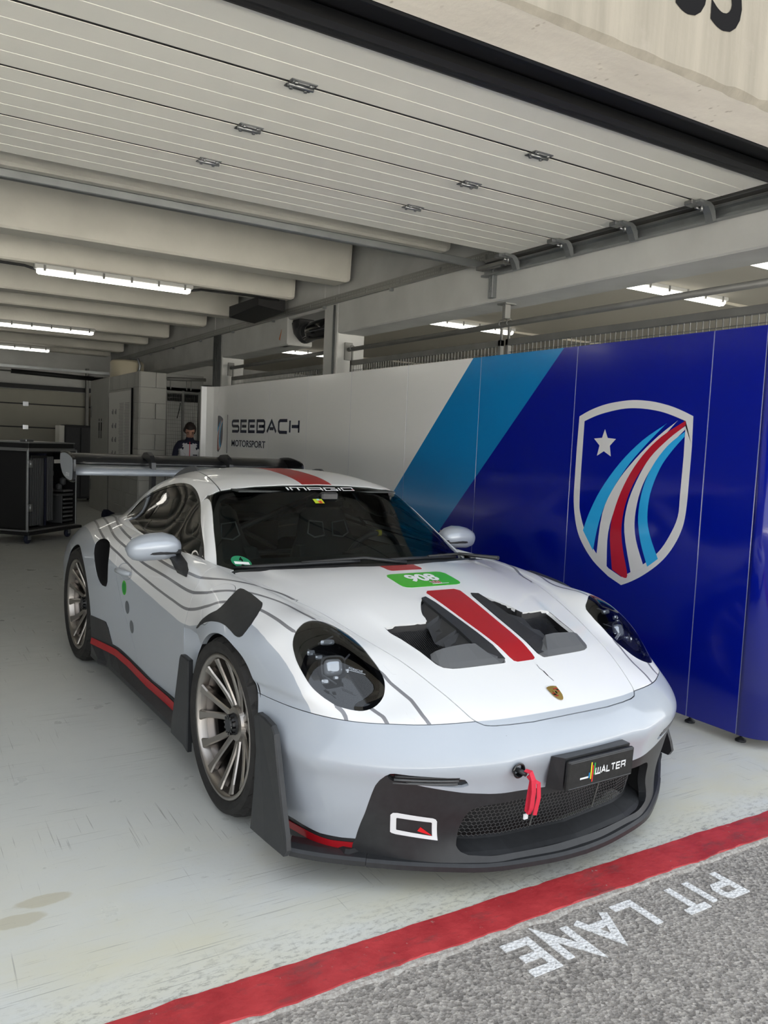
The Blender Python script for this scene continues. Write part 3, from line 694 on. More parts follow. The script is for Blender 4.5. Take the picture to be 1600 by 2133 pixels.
# ---- pipe rails and wire fence between the garages
def fence(y0,y1,posts,label,zp=2.54):
    t=thing('wire_fence',label,'fence',(4.52,(y0+y1)/2,0)); yc=(y0+y1)/2; a,c=y0-yc,y1-yc
    MB().tube([(0,a,zp),(0,c,zp)],.025,12).build('top_pipe',MT['galvdull'],t)
    for e in (a+.01,c-.01): MB().bbox((-.05,e-.012,zp-.12),(.05,e+.012,zp+.08),.003).build('wall_plate',MT['galvdull'],t)
    ps=[a+.06]+[p-yc for p in posts]+[c-.06]
    for q0,q1 in zip(ps[:-1],ps[1:]):
        MB().bbox((-.02,q0+.03,2.355),(.02,q1-.03,2.41),.004).build('frame_bar',MT['galvdull'],t)
        MB().bbox((-.02,q0+.03,.08),(.02,q1-.03,.13),.004).build('frame_bar',MT['galvdull'],t)
        for e in (q0+.03,q1-.07): MB().bbox((-.02,e,.08),(.02,e+.04,2.41),.004).build('frame_post',MT['galvdull'],t)
        m2=MB(); y=q0+.07
        while y<q1-.07: m2.box((-.003,y-.0025,.13),(.003,y+.0025,2.36)); y+=.05
        for z in np.arange(.2,2.35,.1): m2.box((-.003,q0+.05,z-.0025),(.003,q1-.05,z+.0025))
        o=m2.build('wire_mesh',MT['galvdull'],t); o['kind']='stuff'
        for e in (q0+.05,q1-.05):
            MB().bbox((-.008,e-.012,2.40),(.008,e+.012,zp-.02),.002).tube([(0,e,zp-.02),(-.035,e,zp),(-.025,e,zp+.03),(0,e,zp+.04),(.03,e,zp+.02)],.008,6).build('hook',MT['galvdull'],t)
    return t
fence(2.36,8.38,[5.55],'near wire fence with steel pipe rail above the partition wall')
fence(8.75,12.19,[],'second wire fence with pipe rail, between the two grey concrete columns',2.55)
hb=thing('pipe_hanger','slotted steel hanger holding the pipe rail under the concrete beam','bracket',(4.52,5.55,2.715))
MB().bbox((-.03,-.022,-.13),(.03,.022,0),.003).bbox((-.06,-.06,-.012),(.06,.06,0),.003).build('hanger_strap',MT['galvdull'],hb)
# mesh gate beside the toilet block
gt=thing('mesh_gate','grey wire mesh gate beside the white block wall, behind the person','gate',(4.06,13.1,0))
for x in (-.28,0,.27): MB().bbox((x-.018,-.02,.03),(x+.018,.02,2.20),.003).build('gate_post',MT['galvdull'],gt)
for z in (.05,2.17): MB().bbox((-.28,-.018,z-.02),(.27,.018,z+.02),.003).build('gate_rail',MT['galvdull'],gt)
m2=MB()
for x in np.arange(-.26,.26,.03): m2.box((x-.0015,-.002,.06),(x+.0015,.002,2.15))
for z in np.arange(.1,2.15,.06): m2.box((-.27,-.002,z-.002),(.27,.002,z+.002))
o=m2.build('wire_mesh',MT['galvdull'],gt); o['kind']='stuff'
MB().tube([(-.05,-.03,2.0),(-.07,-.035,1.88),(-.10,-.03,1.75)],.006,6).build('cord',MT['ink'],gt)
pr_=thing('sliding_rail','horizontal grey pipe rail above the mesh gate','pipe',(4.05,12.95,2.36))
MB().tube([(-.30,0,0),(.33,0,.03)],.028,10).build('pipe',MT['galvdull'],pr_)
for x in (-.24,.02,.09): MB().bbox((x-.008,-.008,-.16),(x+.008,.008,.02),.002).build('strap',MT['galvdull'],pr_)
# conduits on the columns
cg='conduits on the far column'
for i,(y,x) in enumerate(((12.24,4.355),(12.32,4.36),(12.42,4.36),(12.50,4.355))):
    tag(MB().tube([(x,y,.05),(x,y,3.05)],.016,8).build('conduit',MT['galv']),('leftmost thin grey conduit on the far concrete column','second conduit from the left on the far concrete column','third conduit from the left on the far concrete column','rightmost thin grey conduit on the far concrete column')[3-i],'pipe',cg)
tag(MB().tube([(4.362,8.45,.05),(4.362,8.45,3.04)],.014,8).build('conduit',MT['galv']),'single grey conduit on the nearer concrete column','pipe')
# black ventilation duct in the beam opening
dt=thing('ventilation_duct','black round ventilation duct with collar in the opening between the columns','duct',(4.56,9.25,2.86))
MB().tube([(0,-.46,.0),(0,.12,.0),(0,.28,-.02)],[.115,.115,.118],20).build('duct_pipe',MT['black_gloss'],dt)
MB().tube([(0,.26,.0),(0,.36,-.01),(-.02,.44,.04),(-.04,.46,.14)],[.13,.135,.12,.11],20).build('elbow',MT['black_plastic'],dt)
MB().bbox((-.12,.30,.06),(.10,.52,.158),.01).build('collar',MT['black_matt'],dt)
jb=thing('junction_box','small cream junction box with an orange cable beside the black duct','box',(4.45,10.0,2.79))
MB().bbox((-.04,-.09,-.09),(.06,.09,.09),.008).build('box_body',MT['paper'],jb)
MB().tube([(-.05,0,-.03),(-.07,.02,.0),(-.06,-.03,.12),(0,-.12,.2)],.012,8).build('cable_loop',mat('orange cable',(.35,.10,.02),.5),jb)
# notice board on the toilet block
nb=thing('notice_board','white notice board with columns of small print on the block wall','poster',(3.326,14.24,1.55))
MB().bbox((-.012,-.76,-.75),(.0,.76,.62),.004).build('board',MT['paper'],nb)
mb=MB()
for k in range(46):
    z=.42-k*.025
    for (a,c) in ((-.70,-.36),(-.32,.02)): mb.box((-.0135,a,z-.004),(-.012,c-rng.random()*.06,z+.004))
for r in range(5):
    for c in range(2):
        y=.16+c*.22; z=.30-r*.24; mb.box((-.0135,y+.03,z-.06),(-.012,y+.09,z+.03)).box((-.0135,y+.10,z-.05),(-.012,y+.14,z))
mb.build('print',mat('faded print',(.22,.22,.23),.8),nb)
mb=MB()
for r in range(6): mb.box((-.0133,.08,.42-r*.24),(-.012,.60,.424-r*.24))
mb.build('ruled_lines',MT['paper'],nb)
tag(MB().bbox((3.30,13.34,.9),(3.322,13.38,2.2),.003).build('cable_duct',MT['ink']),'thin black vertical cable duct at the right of the notice board','pipe')
# boiler on the roof of the block
bo=thing('water_heater','cream water heater with bent pipe on top of the white block room','boiler',(3.86,16.0,2.45))
MB().lathe([(0,0),(.30,0),(.31,.03),(.31,.36),(.27,.40),(0,.40)],28,'z').build('tank',mat('cream enamel',(.62,.56,.42),.35),bo)
MB().tube([(.1,-.3,.0),(.16,-.34,.30),(.12,-.33,.42),(0,-.2,.43)],.025,8).build('pipe',MT['galv'],bo)
# ---- flight case on castors
fa=math.atan2(.73,.68); fc=thing('flight_case','black flight case on castors with its right side open on grey panels','flight case',(1.48,11.14,0),fa)
Lc,Wc,z0,z1=1.06,.80,.17,1.20
MB().box((.02,.02,z0),(Lc-.02,.04,z1)).build('inner_back',MT['case'],fc) if False else None
mb=MB().bbox((0,0,z0),(Lc,Wc,z0+.035),.004).bbox((0,0,z1-.03),(Lc,Wc,z1),.004).bbox((0,Wc-.02,z0),(Lc,Wc,z1),.004).bbox((Lc-.02,0,z0),(Lc,Wc,z1),.004).bbox((0,.0,z0),(.02,Wc,z1),.004).bbox((.02,.35,z0),(Lc-.02,.37,z1),.003)
mb.build('shell',MT['case'],fc)
mb=MB()
for x in (0,Lc): mb.bbox((x-.014,-.008,z0-.01),(x+.014,.02,z1+.01),.004)
for z in (z0,z1): mb.bbox((-.01,-.008,z-.012),(Lc+.01,.018,z+.012),.004).bbox((-.012,-.01,z-.012),(.014,Wc,z+.012),.004)
mb.bbox((-.012,Wc-.02,z0),(.012,Wc+.008,z1),.004); mb.build('edge_profile',MT['alu'],fc)
MB().bbox((-.02,-.02,z1+.012),(Lc-.1,Wc+.02,z1+.10),.006).build('lid',MT['case'],fc)
mb=MB().bbox((-.03,-.03,z1+.008),(Lc-.08,-.012,z1+.03),.003).bbox((-.03,-.03,z1+.008),(-.012,Wc+.02,z1+.03),.003).bbox((-.03,-.03,z1+.09),(Lc-.08,Wc+.02,z1+.108),.003); mb.build('lid_profile',MT['alu'],fc)
MB().bbox((-.05,-.05,z0-.05),(Lc+.08,Wc+.04,z0-.012),.006).build('base_board',MT['case'],fc)
for k in range(5): MB().bbox((.07+k*.048,.012,z0+.06),(.105+k*.048,.34,z1-.10),.004).build('stored_panel',MT['greytrim'],fc)
for k in range(3): MB().bbox((.43+k*.045,.012,z0+.10),(.463+k*.045,.34,z1-.08),.004).build('stored_panel',MT['greytrim'],fc)
MB().tube([(.34,.05,z0+.04),(.34,.05,z1-.10)],.035,12).build('stored_tube',MT['greytrim'],fc)
MB().bbox((.385,.02,z0+.04),(.415,.3,z1-.04),.004).build('divider',MT['navy'],fc)
MB().bbox((.07,.006,z1-.10),(.40,.02,z1-.065),.003).build('strap',MT['black_matt'],fc)
MB().bbox((.57,.006,z1-.17),(.70,.02,z1-.12),.003).build('label_plate',MT['paper'],fc)
MB().bbox((.64,.015,z0+.42),(Lc-.03,.34,z0+.44),.003).build('shelf',MT['greytrim'],fc); MB().bbox((.755,.015,z0+.04),(.77,.34,z0+.42),.003).build('divider',MT['greytrim'],fc)
for k in range(8): MB().bbox((.79,.012,z0+.06+k*.058),(Lc-.05,.32,z0+.085+k*.058),.003).build('tray',MT['alu'] if k%2 else MT['greytrim'],fc)
for k,(x,z,s_) in enumerate(((.62,.62,.07),(.66,.72,.05),(.84,.52,.06),(.93,.60,.06))): MB().lathe([(0,-s_),(s_*.7,-s_*.6),(s_*.7,s_*.6),(0,s_)],12,'z',c=(x,.12,z0+z)).build('tool',MT['greytrim'],fc)
for x,z in ((.02,.30),(.02,.86)):
    MB().bbox((x-.05,-.022,z0+z-.05),(x+.05,-.006,z0+z+.05),.005).tube([(x,-.024,z0+z-.045),(x,-.024,z0+z+.045)],.012,8).build('hinge',MT['alu'],fc)
MB().bbox((-.012,.42,z0+.55),(.0,.60,z0+.68),.004).build('handle_dish',MT['alu'],fc)
MB().tube([(-.014,.45,z0+.6),(-.03,.47,z0+.59),(-.03,.55,z0+.59),(-.014,.57,z0+.6)],.009,8).build('handle',MT['galv'],fc)
for x in (.08,Lc-.10):
    for y in (.06,Wc-.08):
        c=MB().lathe([(0,-.022),(.052,-.022),(.060,-.012),(.060,.012),(.052,.022),(0,.022)],18,'y',c=(x,y,.060)).build('castor_wheel',MT['castor'],fc)
        MB().bbox((x-.03,y-.035,.05),(x+.03,y-.026,.118),.002).bbox((x-.03,y+.026,.05),(x+.03,y+.035,.118),.002).bbox((x-.04,y-.04,.112),(x+.04,y+.04,.122),.003).build('castor_fork',MT['galv'],fc)
MB().bbox((.10,.1,z1+.108),(.26,.2,z1+.14),.006).build('latch',MT['alu'],fc)
# ---- dark cabinet in front of the rear door
cb=thing('tool_cabinet','tall black cabinet with a pale side standing before the rear door','cabinet',(3.08,17.9,0))
MB().bbox((.0,0,.06),(.62,.55,1.60),.01).build('body',MT['case'],cb)
MB().bbox((-.11,.02,.0),(-.005,.5,1.58),.006).build('side_board',MT['doorskin'],cb)
MB().bbox((.02,-.018,.10),(.30,.0,1.55),.005).build('door',MT['black_plastic'],cb); MB().bbox((.315,-.018,.10),(.60,.0,1.55),.005).build('door',MT['black_plastic'],cb)
MB().bbox((.52,-.03,1.42),(.56,-.018,1.47),.004).build('lock',MT['alu'],cb)
for x in (.05,.57): 
    for y in (.05,.5): MB().lathe([(0,0),(.025,0),(.025,.06),(0,.06)],10,'z',c=(x,y,0)).build('foot',MT['black_matt'],cb)
tag(MB().bbox((3.93,19.40,.9),(4.03,19.6,2.25),.01).build('fire_hose_case',mat('dull red enamel',(.22,.02,.012),.5)),'narrow red wall case beside the rear door, left of the white block room','fire case')
rc=thing('jerry_can','dark red jerry can on the floor behind the wing, by the black cabinet','can',(2.86,17.6,0))
MB().bbox((-.1,-.16,0),(.1,.16,.95),.03).build('body',mat('dull red plastic',(.20,.012,.012),.5),rc); MB().tube([(0,-.1,.95),(0,-.08,1.0),(0,.08,1.0),(0,.1,.95)],.018,8).build('handle',MT['black_plastic'],rc)
# ---- sneaker at the foot of the block wall
sh=thing('sneaker','dark sneaker with grey side on the floor by the white block wall','shoe',(3.20,14.35,0),.5)
def sec(x,w_,h0,h1): return [(x,-w_,h0),(x,-w_*1.02,h0+(h1-h0)*.5),(x,-w_*.55,h1),(x,w_*.55,h1),(x,w_*1.02,h0+(h1-h0)*.5),(x,w_,h0)]
MB().loft([sec(-.14,.03,.025,.12),sec(-.10,.042,.025,.16),sec(-.04,.045,.025,.155),sec(.03,.048,.025,.12),sec(.10,.05,.025,.09),sec(.15,.04,.025,.07),sec(.17,.02,.025,.05)],smooth=True).build('upper',MT['navy'],sh)
MB().loft([sec(-.15,.035,0,.028),sec(-.06,.046,0,.028),sec(.03,.05,0,.028),sec(.12,.053,0,.028),sec(.175,.025,0,.028)]).build('sole',MT['paper'],sh)
MB().tube([(.02,-.03,.128),(.02,.03,.128)],.005,6).tube([(.05,-.03,.114),(.05,.03,.114)],.005,6).build('laces',MT['paper'],sh)
# ================================================================== THE CAR
# master surfaces: control rows of half sections (x forward, y left, z up; origin under the front axle)
def natspl(t,P,tt):
    """C2 natural cubic spline through P (n,...) at knots t, evaluated at tt"""
    t=np.asarray(t,float); P=np.asarray(P,float); n=len(t); h=np.diff(t)
    sh=P.shape; Q=P.reshape(n,-1)
    A=np.zeros((n,n)); B=np.zeros_like(Q); A[0,0]=A[-1,-1]=1
    for i in range(1,n-1):
        A[i,i-1]=h[i-1]; A[i,i]=2*(h[i-1]+h[i]); A[i,i+1]=h[i]
        B[i]=6*((Q[i+1]-Q[i])/h[i]-(Q[i]-Q[i-1])/h[i-1])
    M=np.linalg.solve(A,B)
    k=np.clip(np.searchsorted(t,tt,side='right')-1,0,n-2)
    a=((t[k+1]-tt)/h[k])[:,None]; b=((tt-t[k])/h[k])[:,None]; hk=h[k][:,None]
    R=a*Q[k]+b*Q[k+1]+((a**3-a)*M[k]+(b**3-b)*M[k+1])*hk**2/6
    return R.reshape((len(tt),)+sh[1:])
def knots(G,axis):
    d=np.linalg.norm(np.diff(G,axis=axis),axis=2).mean(axis=1-axis)**.6
    return np.concatenate([[0],np.cumsum(d)])
def subdiv(t,n):
    return np.concatenate([np.linspace(t[i],t[i+1],n,endpoint=False) for i in range(len(t)-1)]+[[t[-1]]])
def grid(rows,nr,nc):
    """rows: half (y>=0) rows -> full mirrored dense grid"""
    G=np.array(rows,float)
    M=G[:,:0:-1].copy(); M[...,1]*=-1
    F=np.concatenate([M,G],1)
    ts=knots(F,0); tc=knots(F,1)
    D=natspl(ts,F,subdiv(ts,nr))
    D=natspl(tc,D.transpose(1,0,2),subdiv(tc,nc)).transpose(1,0,2)
    return D
def row(xs,ys,zs): return list(zip(xs,ys,zs))
def T(x,ys,zs): return [(x,y,z) for y,z in zip(ys,zs)]
Y1=[0,.14,.28,.42,.57,.675,.748,.812,.865,.90,.92,.932,.938]
BODY=[
 row([1.022,1.016,.995,.957,.878,.79,.722,.655,.577,.46,.33,.2,.05],[0,.14,.28,.42,.56,.66,.725,.785,.83,.865,.89,.90,.905],[.10]*13),
 row([.97,.965,.95,.922,.862,.795,.735,.67,.59,.47,.34,.2,.05],[0,.14,.28,.42,.565,.67,.735,.797,.85,.885,.905,.915,.92],[.19]*13),
 row([.985,.98,.965,.937,.878,.818,.762,.695,.605,.478,.34,.2,.05],Y1,[.28]*13),
 row([1.0,.995,.985,.962,.905,.845,.787,.715,.618,.478,.34,.2,.05],[0,.14,.28,.42,.572,.68,.755,.822,.88,.912,.926,.934,.938],[.38,.38,.38,.38,.38,.38,.38,.38,.38,.38,.38,.385,.39]),
 row([1.025,1.02,1.005,.98,.922,.862,.805,.735,.635,.49,.335,.2,.05],[0,.14,.28,.42,.572,.682,.757,.824,.885,.92,.935,.94,.942],[.462,.462,.46,.458,.452,.45,.45,.45,.45,.455,.46,.47,.48]),
 row([.940,.935,.92,.892,.843,.782,.728,.655,.555,.435,.305,.18,.05],[0,.14,.28,.40,.55,.657,.735,.80,.852,.888,.91,.925,.93],[.545,.546,.549,.552,.558,.56,.56,.56,.562,.565,.57,.575,.58]),
 row([.82,.82,.81,.775,.735,.688,.65,.595,.515,.41,.32,.2,.05],[0,.14,.28,.437,.545,.64,.735,.81,.865,.895,.91,.925,.93],[.613,.613,.613,.617,.618,.612,.613,.612,.608,.605,.60,.60,.60]),
 row([.62,.62,.62,.60,.572,.545,.522,.485,.435,.37,.29,.19,.05],[0,.14,.28,.485,.57,.655,.74,.815,.866,.895,.913,.925,.93],[.703,.703,.70,.690,.69,.712,.722,.712,.685,.66,.645,.63,.62]),
 row([.42,.42,.42,.40,.39,.37,.345,.32,.30,.275,.235,.16,.05],[0,.15,.30,.547,.612,.68,.74,.80,.85,.89,.915,.93,.935],[.766,.766,.762,.748,.772,.804,.807,.792,.764,.732,.70,.675,.65]),
 row([.2,.2,.2,.18,.17,.16,.15,.145,.14,.13,.115,.09,.05],[0,.16,.32,.612,.66,.705,.75,.80,.85,.895,.925,.94,.94],[.829,.829,.825,.804,.814,.822,.822,.811,.785,.75,.715,.69,.66]),
 T(0,[0,.17,.34,.652,.69,.725,.76,.80,.85,.895,.928,.943,.945],[.872,.872,.867,.833,.837,.839,.837,.827,.802,.765,.725,.69,.60]),
 T(-.2,[0,.17,.34,.69,.72,.745,.775,.81,.85,.888,.918,.932,.935],[.899,.898,.892,.857,.859,.859,.855,.844,.822,.782,.73,.65,.5]),
 T(-.4,[0,.17,.34,.72,.745,.77,.80,.828,.856,.88,.895,.90,.895],[.90,.90,.895,.87,.871,.870,.864,.849,.822,.775,.70,.55,.30]),
 T(-.62,[0,.17,.34,.72,.745,.77,.80,.825,.85,.868,.876,.872,.85],[.89,.89,.89,.886,.887,.884,.872,.852,.82,.76,.65,.45,.22]),
 T(-1.1,[0,.17,.34,.70,.73,.76,.785,.81,.835,.855,.862,.86,.845],[.895,.895,.895,.897,.897,.892,.88,.86,.82,.75,.65,.45,.20]),
 T(-1.5,[0,.17,.34,.69,.72,.755,.79,.82,.85,.875,.887,.88,.855],[.91,.91,.91,.912,.912,.905,.89,.868,.83,.76,.66,.45,.20]),
 T(-1.8,[0,.17,.34,.67,.71,.755,.80,.845,.885,.912,.922,.915,.88],[.92,.92,.92,.925,.925,.918,.902,.875,.83,.76,.67,.47,.20]),
 T(-2.1,[0,.17,.34,.63,.69,.75,.81,.86,.90,.928,.942,.945,.93],[.93,.93,.93,.937,.935,.922,.896,.861,.814,.75,.67,.50,.22]),
 T(-2.457,[0,.17,.34,.60,.66,.73,.80,.86,.90,.93,.947,.95,.94],[.93,.93,.93,.933,.929,.910,.877,.837,.79,.735,.68,.55,.3]),
 T(-2.8,[0,.17,.34,.58,.64,.70,.77,.83,.875,.905,.92,.925,.91],[.90,.90,.90,.90,.895,.88,.85,.81,.76,.70,.64,.52,.3]),
 T(-3.15,[0,.17,.34,.55,.61,.67,.73,.78,.82,.85,.87,.875,.86],[.86,.86,.858,.85,.84,.82,.79,.75,.70,.65,.58,.48,.28]),
 T(-3.4,[0,.17,.34,.5,.56,.61,.66,.70,.74,.77,.79,.795,.78],[.80,.80,.798,.785,.775,.755,.72,.68,.64,.59,.53,.44,.28]),
]
CABIN=[
 row([-.30,-.325,-.39,-.49,-.606,-.66,-.668,-.672,-.675,-.68],[0,.2,.4,.58,.724,.765,.772,.776,.78,.775],[.885,.882,.872,.860,.852,.86,.845,.832,.81,.77]),
 row([-.545,-.562,-.61,-.68,-.765,-.81,-.825,-.835,-.84,-.85],[0,.19,.38,.55,.664,.698,.735,.758,.768,.76],[1.008,1.004,.993,.981,.971,.965,.91,.880,.855,.80]),
 row([-.79,-.80,-.83,-.875,-.925,-.975,-1.005,-1.025,-1.03,-1.04],[0,.185,.36,.50,.602,.637,.70,.747,.768,.76],[1.130,1.126,1.115,1.103,1.088,1.080,.98,.91,.870,.81]),
 row([-1.03,-1.036,-1.05,-1.068,-1.088,-1.15,-1.2,-1.22,-1.23,-1.24],[0,.18,.34,.45,.535,.57,.66,.735,.767,.76],[1.237,1.234,1.224,1.212,1.197,1.181,1.03,.93,.882,.81]),
 T(-1.35,[0,.2,.36,.46,.525,.568,.66,.735,.77,.76],[1.281,1.281,1.271,1.254,1.233,1.202,1.04,.94,.893,.82]),
 T(-1.7,[0,.2,.36,.455,.522,.57,.658,.735,.775,.765],[1.289,1.290,1.277,1.257,1.23,1.193,1.04,.945,.905,.83]),
 T(-2.0,[0,.2,.35,.45,.525,.575,.65,.722,.768,.75],[1.255,1.254,1.24,1.219,1.187,1.145,1.035,.955,.922,.84]),
 T(-2.3,[0,.2,.33,.43,.52,.575,.632,.685,.725,.71],[1.195,1.192,1.178,1.155,1.115,1.068,.995,.95,.925,.86]),
 T(-2.6,[0,.2,.32,.42,.505,.56,.60,.635,.665,.65],[1.10,1.096,1.08,1.055,1.012,.968,.935,.905,.875,.83]),
 T(-2.9,[0,.2,.31,.40,.485,.54,.575,.605,.63,.62],[.99,.987,.972,.95,.915,.88,.855,.835,.81,.77]),
 T(-3.2,[0,.19,.30,.38,.46,.51,.54,.57,.59,.58],[.86,.858,.85,.835,.81,.785,.765,.75,.73,.70]),
]
YSC = 1.0
DB = grid(BODY, 10, 7); DC = grid(CABIN, 9, 7)
class CM:
    """polygon soup with normals that can be cut along scalar fields"""
    def __init__(s, V, N, F): s.V=V; s.N=N; s.F=F
    def split(s, fun):
        f = fun(s.V); pos=[]; neg=[]; nv=[]; nn=[]; cache={}; n0=len(s.V); up = f>=0
        def cutv(i,j):
            k=(i,j) if i<j else (j,i)
            if k not in cache:
                a,c=k; t=f[a]/(f[a]-f[c]); cache[k]=n0+len(nv); nv.append(s.V[a]*(1-t)+s.V[c]*t); q=s.N[a]*(1-t)+s.N[c]*t; nn.append(q/np.linalg.norm(q))
            return cache[k]
        for F in s.F:
            u=[up[i] for i in F]
            if all(u): pos.append(F); continue
            if not any(u): neg.append(F); continue
            P=[]; Q=[]; m=len(F)
            for k in range(m):
                i,j=F[k],F[(k+1)%m]
                (P if up[i] else Q).append(i)
                if up[i]!=up[j]:
                    c=cutv(i,j); P.append(c); Q.append(c)
            if len(P)>2: pos.append(tuple(P))
            if len(Q)>2: neg.append(tuple(Q))
        V=np.vstack([s.V,np.array(nv).reshape(-1,3)]); N=np.vstack([s.N,np.array(nn).reshape(-1,3)])
        return CM(V,N,pos).compact(), CM(V,N,neg).compact()
    def compact(s):
        if not s.F: return CM(np.zeros((0,3)),np.zeros((0,3)),[])
        used=np.unique(np.fromiter((i for F in s.F for i in F),int)); mp=np.full(len(s.V),-1); mp[used]=np.arange(len(used))
        return CM(s.V[used],s.N[used],[tuple(mp[i] for i in F) for F in s.F])
    def keep(s,fun): return s.split(fun)[0]
    def drop(s,fun): return s.split(lambda v:-fun(v))[0]
    def offset(s,d): return CM(s.V+s.N*(d if np.isscalar(d) else d[:,None]),s.N,s.F)
    def side(s,sg): return CM(s.V,s.N,[F for F in s.F if s.V[list(F)][:,1].mean()*sg>0]).compact()
    def boundary(s):
        E={}
        for F in s.F:
            for k in range(len(F)):
                a,c=F[k],F[(k+1)%len(F)]; 
                if (c,a) in E: del E[(c,a)]
                else: E[(a,c)]=1
        return list(E)
    def build(s,name,m,parent,rim=.012,rim_m=None,attrs=None,flip=False):
        V=s.V.copy(); F=list(s.F); N=s.N; n=len(V); ns=len(F); vi={}
        Vx=[]; 
        if rim:
            for a,c in s.boundary():
                q=[]
                for i in (a,c):
                    if i not in vi:
                        vi[i]=n+len(Vx); Vx.append(V[i]); Vx.append(V[i]-N[i]*rim)
                    q.append(vi[i])
                F.append((q[1],q[0],q[0]+1,q[1]+1))
        AV=np.vstack([V,np.array(Vx).reshape(-1,3)]) if Vx else V
        me=bpy.data.meshes.new(name); me.from_pydata(AV.tolist(),[],F)
        sm=np.ones(len(F),bool); sm[ns:]=False; me.polygons.foreach_set('use_smooth',sm)
        mm=m if isinstance(m,(list,tuple)) else [m]
        if attrs:
            for k,fn in attrs.items():
                at=me.attributes.new(k,'FLOAT','POINT'); at.data.foreach_set('value',fn(AV).astype(np.float32))
        NN=np.zeros((len(AV),3)); NN[:n]=N
        ln=[]
        for p in me.polygons:
            for vi_ in p.vertices: ln.append(NN[vi_] if p.index<ns else p.normal)
        me.normals_split_custom_set([tuple(q) for q in ln]); me.update()
        o=link(name,me,parent,mm); return o
def to_cm(D):
    r,c=D.shape[:2]; V=D.reshape(-1,3)
    du=np.gradient(D,axis=0); dv=np.gradient(D,axis=1); N=np.cross(du,dv).reshape(-1,3); N/=np.linalg.norm(N,axis=1)[:,None]+1e-12
    I=np.arange(r*c).reshape(r,c); F=np.stack([I[:-1,:-1].ravel(),I[:-1,1:].ravel(),I[1:,1:].ravel(),I[1:,:-1].ravel()],1)
    mid=N[np.argmax(V[:,2])]
    if mid[2]<0: N=-N; F=F[:,::-1]
    return CM(V,N,[tuple(f) for f in F])
def orient(cm):
    f=cm.F[len(cm.F)//2]; a,b,c=(cm.V[i] for i in f[:3])
    if np.dot(np.cross(b-a,c-a),cm.N[f[0]])<0: cm.F=[t[::-1] for t in cm.F]
    return cm
B0=orient(to_cm(DB)); C0=orient(to_cm(DC))
bvhB=BVHTree.FromPolygons(B0.V.tolist(),B0.F); bvhC=BVHTree.FromPolygons(C0.V.tolist(),C0.F)
def on_top(x,y,bvh=None,off=0.):
    h=(bvh or bvhB).ray_cast(Vector((x,y,3)),Vector((0,0,-1)))
    return (h[0]+h[1]*(off if h[1].z>0 else -off))
def sdpoly(P,poly):
    A=np.array(poly,float); Bq=np.roll(A,-1,0); d=np.full(len(P),1e9); ins=np.zeros(len(P),bool)
    for a,b in zip(A,Bq):
        e=b-a; w_=P-a; t=np.clip((w_@e)/(e@e),0,1); d=np.minimum(d,np.hypot(*(w_-t[:,None]*e).T))
        c1=(a[1]>P[:,1])!=(b[1]>P[:,1]); 
        with np.errstate(divide='ignore',invalid='ignore'): xi=(b[0]-a[0])*(P[:,1]-a[1])/(b[1]-a[1])+a[0]
        ins^=c1&(P[:,0]<xi)
    return np.where(ins,d,-d)
def smooth(P,n=5,closed=True): return smooth2(P,closed,n)
PLAN=lambda V:np.stack([V[:,0],abs(V[:,1])],1); SIDE=lambda V:V[:,[0,2]]; FRONT=lambda V:np.stack([abs(V[:,1]),V[:,2]],1)
# ---- outlines taken in car space
HOOD=[(.9385,-.5),(.938,.067),(.935,.181),(.924,.283),(.914,.335),(.903,.368),(.885,.392),(.860,.405),(.828,.416),(.712,.455),(.559,.497),(.409,.546),(.313,.572),(.145,.616),(.052,.644),(-.147,.679),(-.292,.702),(-.39,.722),(-.44,.722),(-.403,.607),(-.337,.48),(-.25,.31),(-.212,.12),(-.205,0),(-.205,-.5)]
VENT=smooth([(.36,.428),(.373,.343),(.387,.249),(.34,.236),(.296,.215),(.222,.162),(.197,.119),(.25,.108),(.348,.099),(.498,.088),(.595,.083),(.665,.084),(.683,.095),(.685,.117),(.682,.196),(.676,.289),(.668,.345),(.645,.375),(.606,.386),(.538,.398),(.45,.413)],2)
FASCIA=[(-.5,.0),(.748,.0),(.748,.148),(.744,.168),(.744,.238),(.74,.306),(.733,.379),(.727,.403),(.716,.42),(.70,.429),(.67,.41),(.64,.392),(.611,.384),(.541,.367),(.472,.352),(.379,.341),(.297,.336),(.18,.33),(.10,.327),(-.5,.325)]
DRL=[(.715,.424),(.70,.4295),(.652,.424),(.596,.419),(.537,.413),(.482,.403),(.462,.380),(.470,.373),(.50,.374),(.587,.384),(.649,.394),(.70,.402)]
GRILLE=[(-.5,.300),(.2,.301),(.345,.301),(.393,.299),(.429,.292),(.445,.278),(.455,.258),(.463,.225),(.468,.19),(.472,.163),(.465,.145),(.44,.133),(.38,.127),(.25,.123),(-.5,.121)]
DOOR=[(-.60,1.2),(-.565,.90),(-.52,.855),(-.492,.81),(-.512,.754),(-.546,.691),(-.60,.604),(-.60,.40),(-.58,.05),(-1.30,.05),(-1.42,.33),(-1.55,.50),(-1.64,.66),(-1.69,.80),(-1.70,.95),(-1.70,1.2)]
INTAKE=smooth([(-2.104,.80),(-2.085,.823),(-2.028,.838),(-1.953,.842),(-1.884,.837),(-1.838,.825),(-1.803,.793),(-1.783,.761),(-1.772,.712),(-1.769,.673),(-1.772,.612),(-1.784,.593),(-1.813,.586),(-1.861,.586),(-1.905,.60),(-1.947,.628),(-1.984,.667),(-2.018,.707),(-2.055,.743),(-2.09,.775)],2)
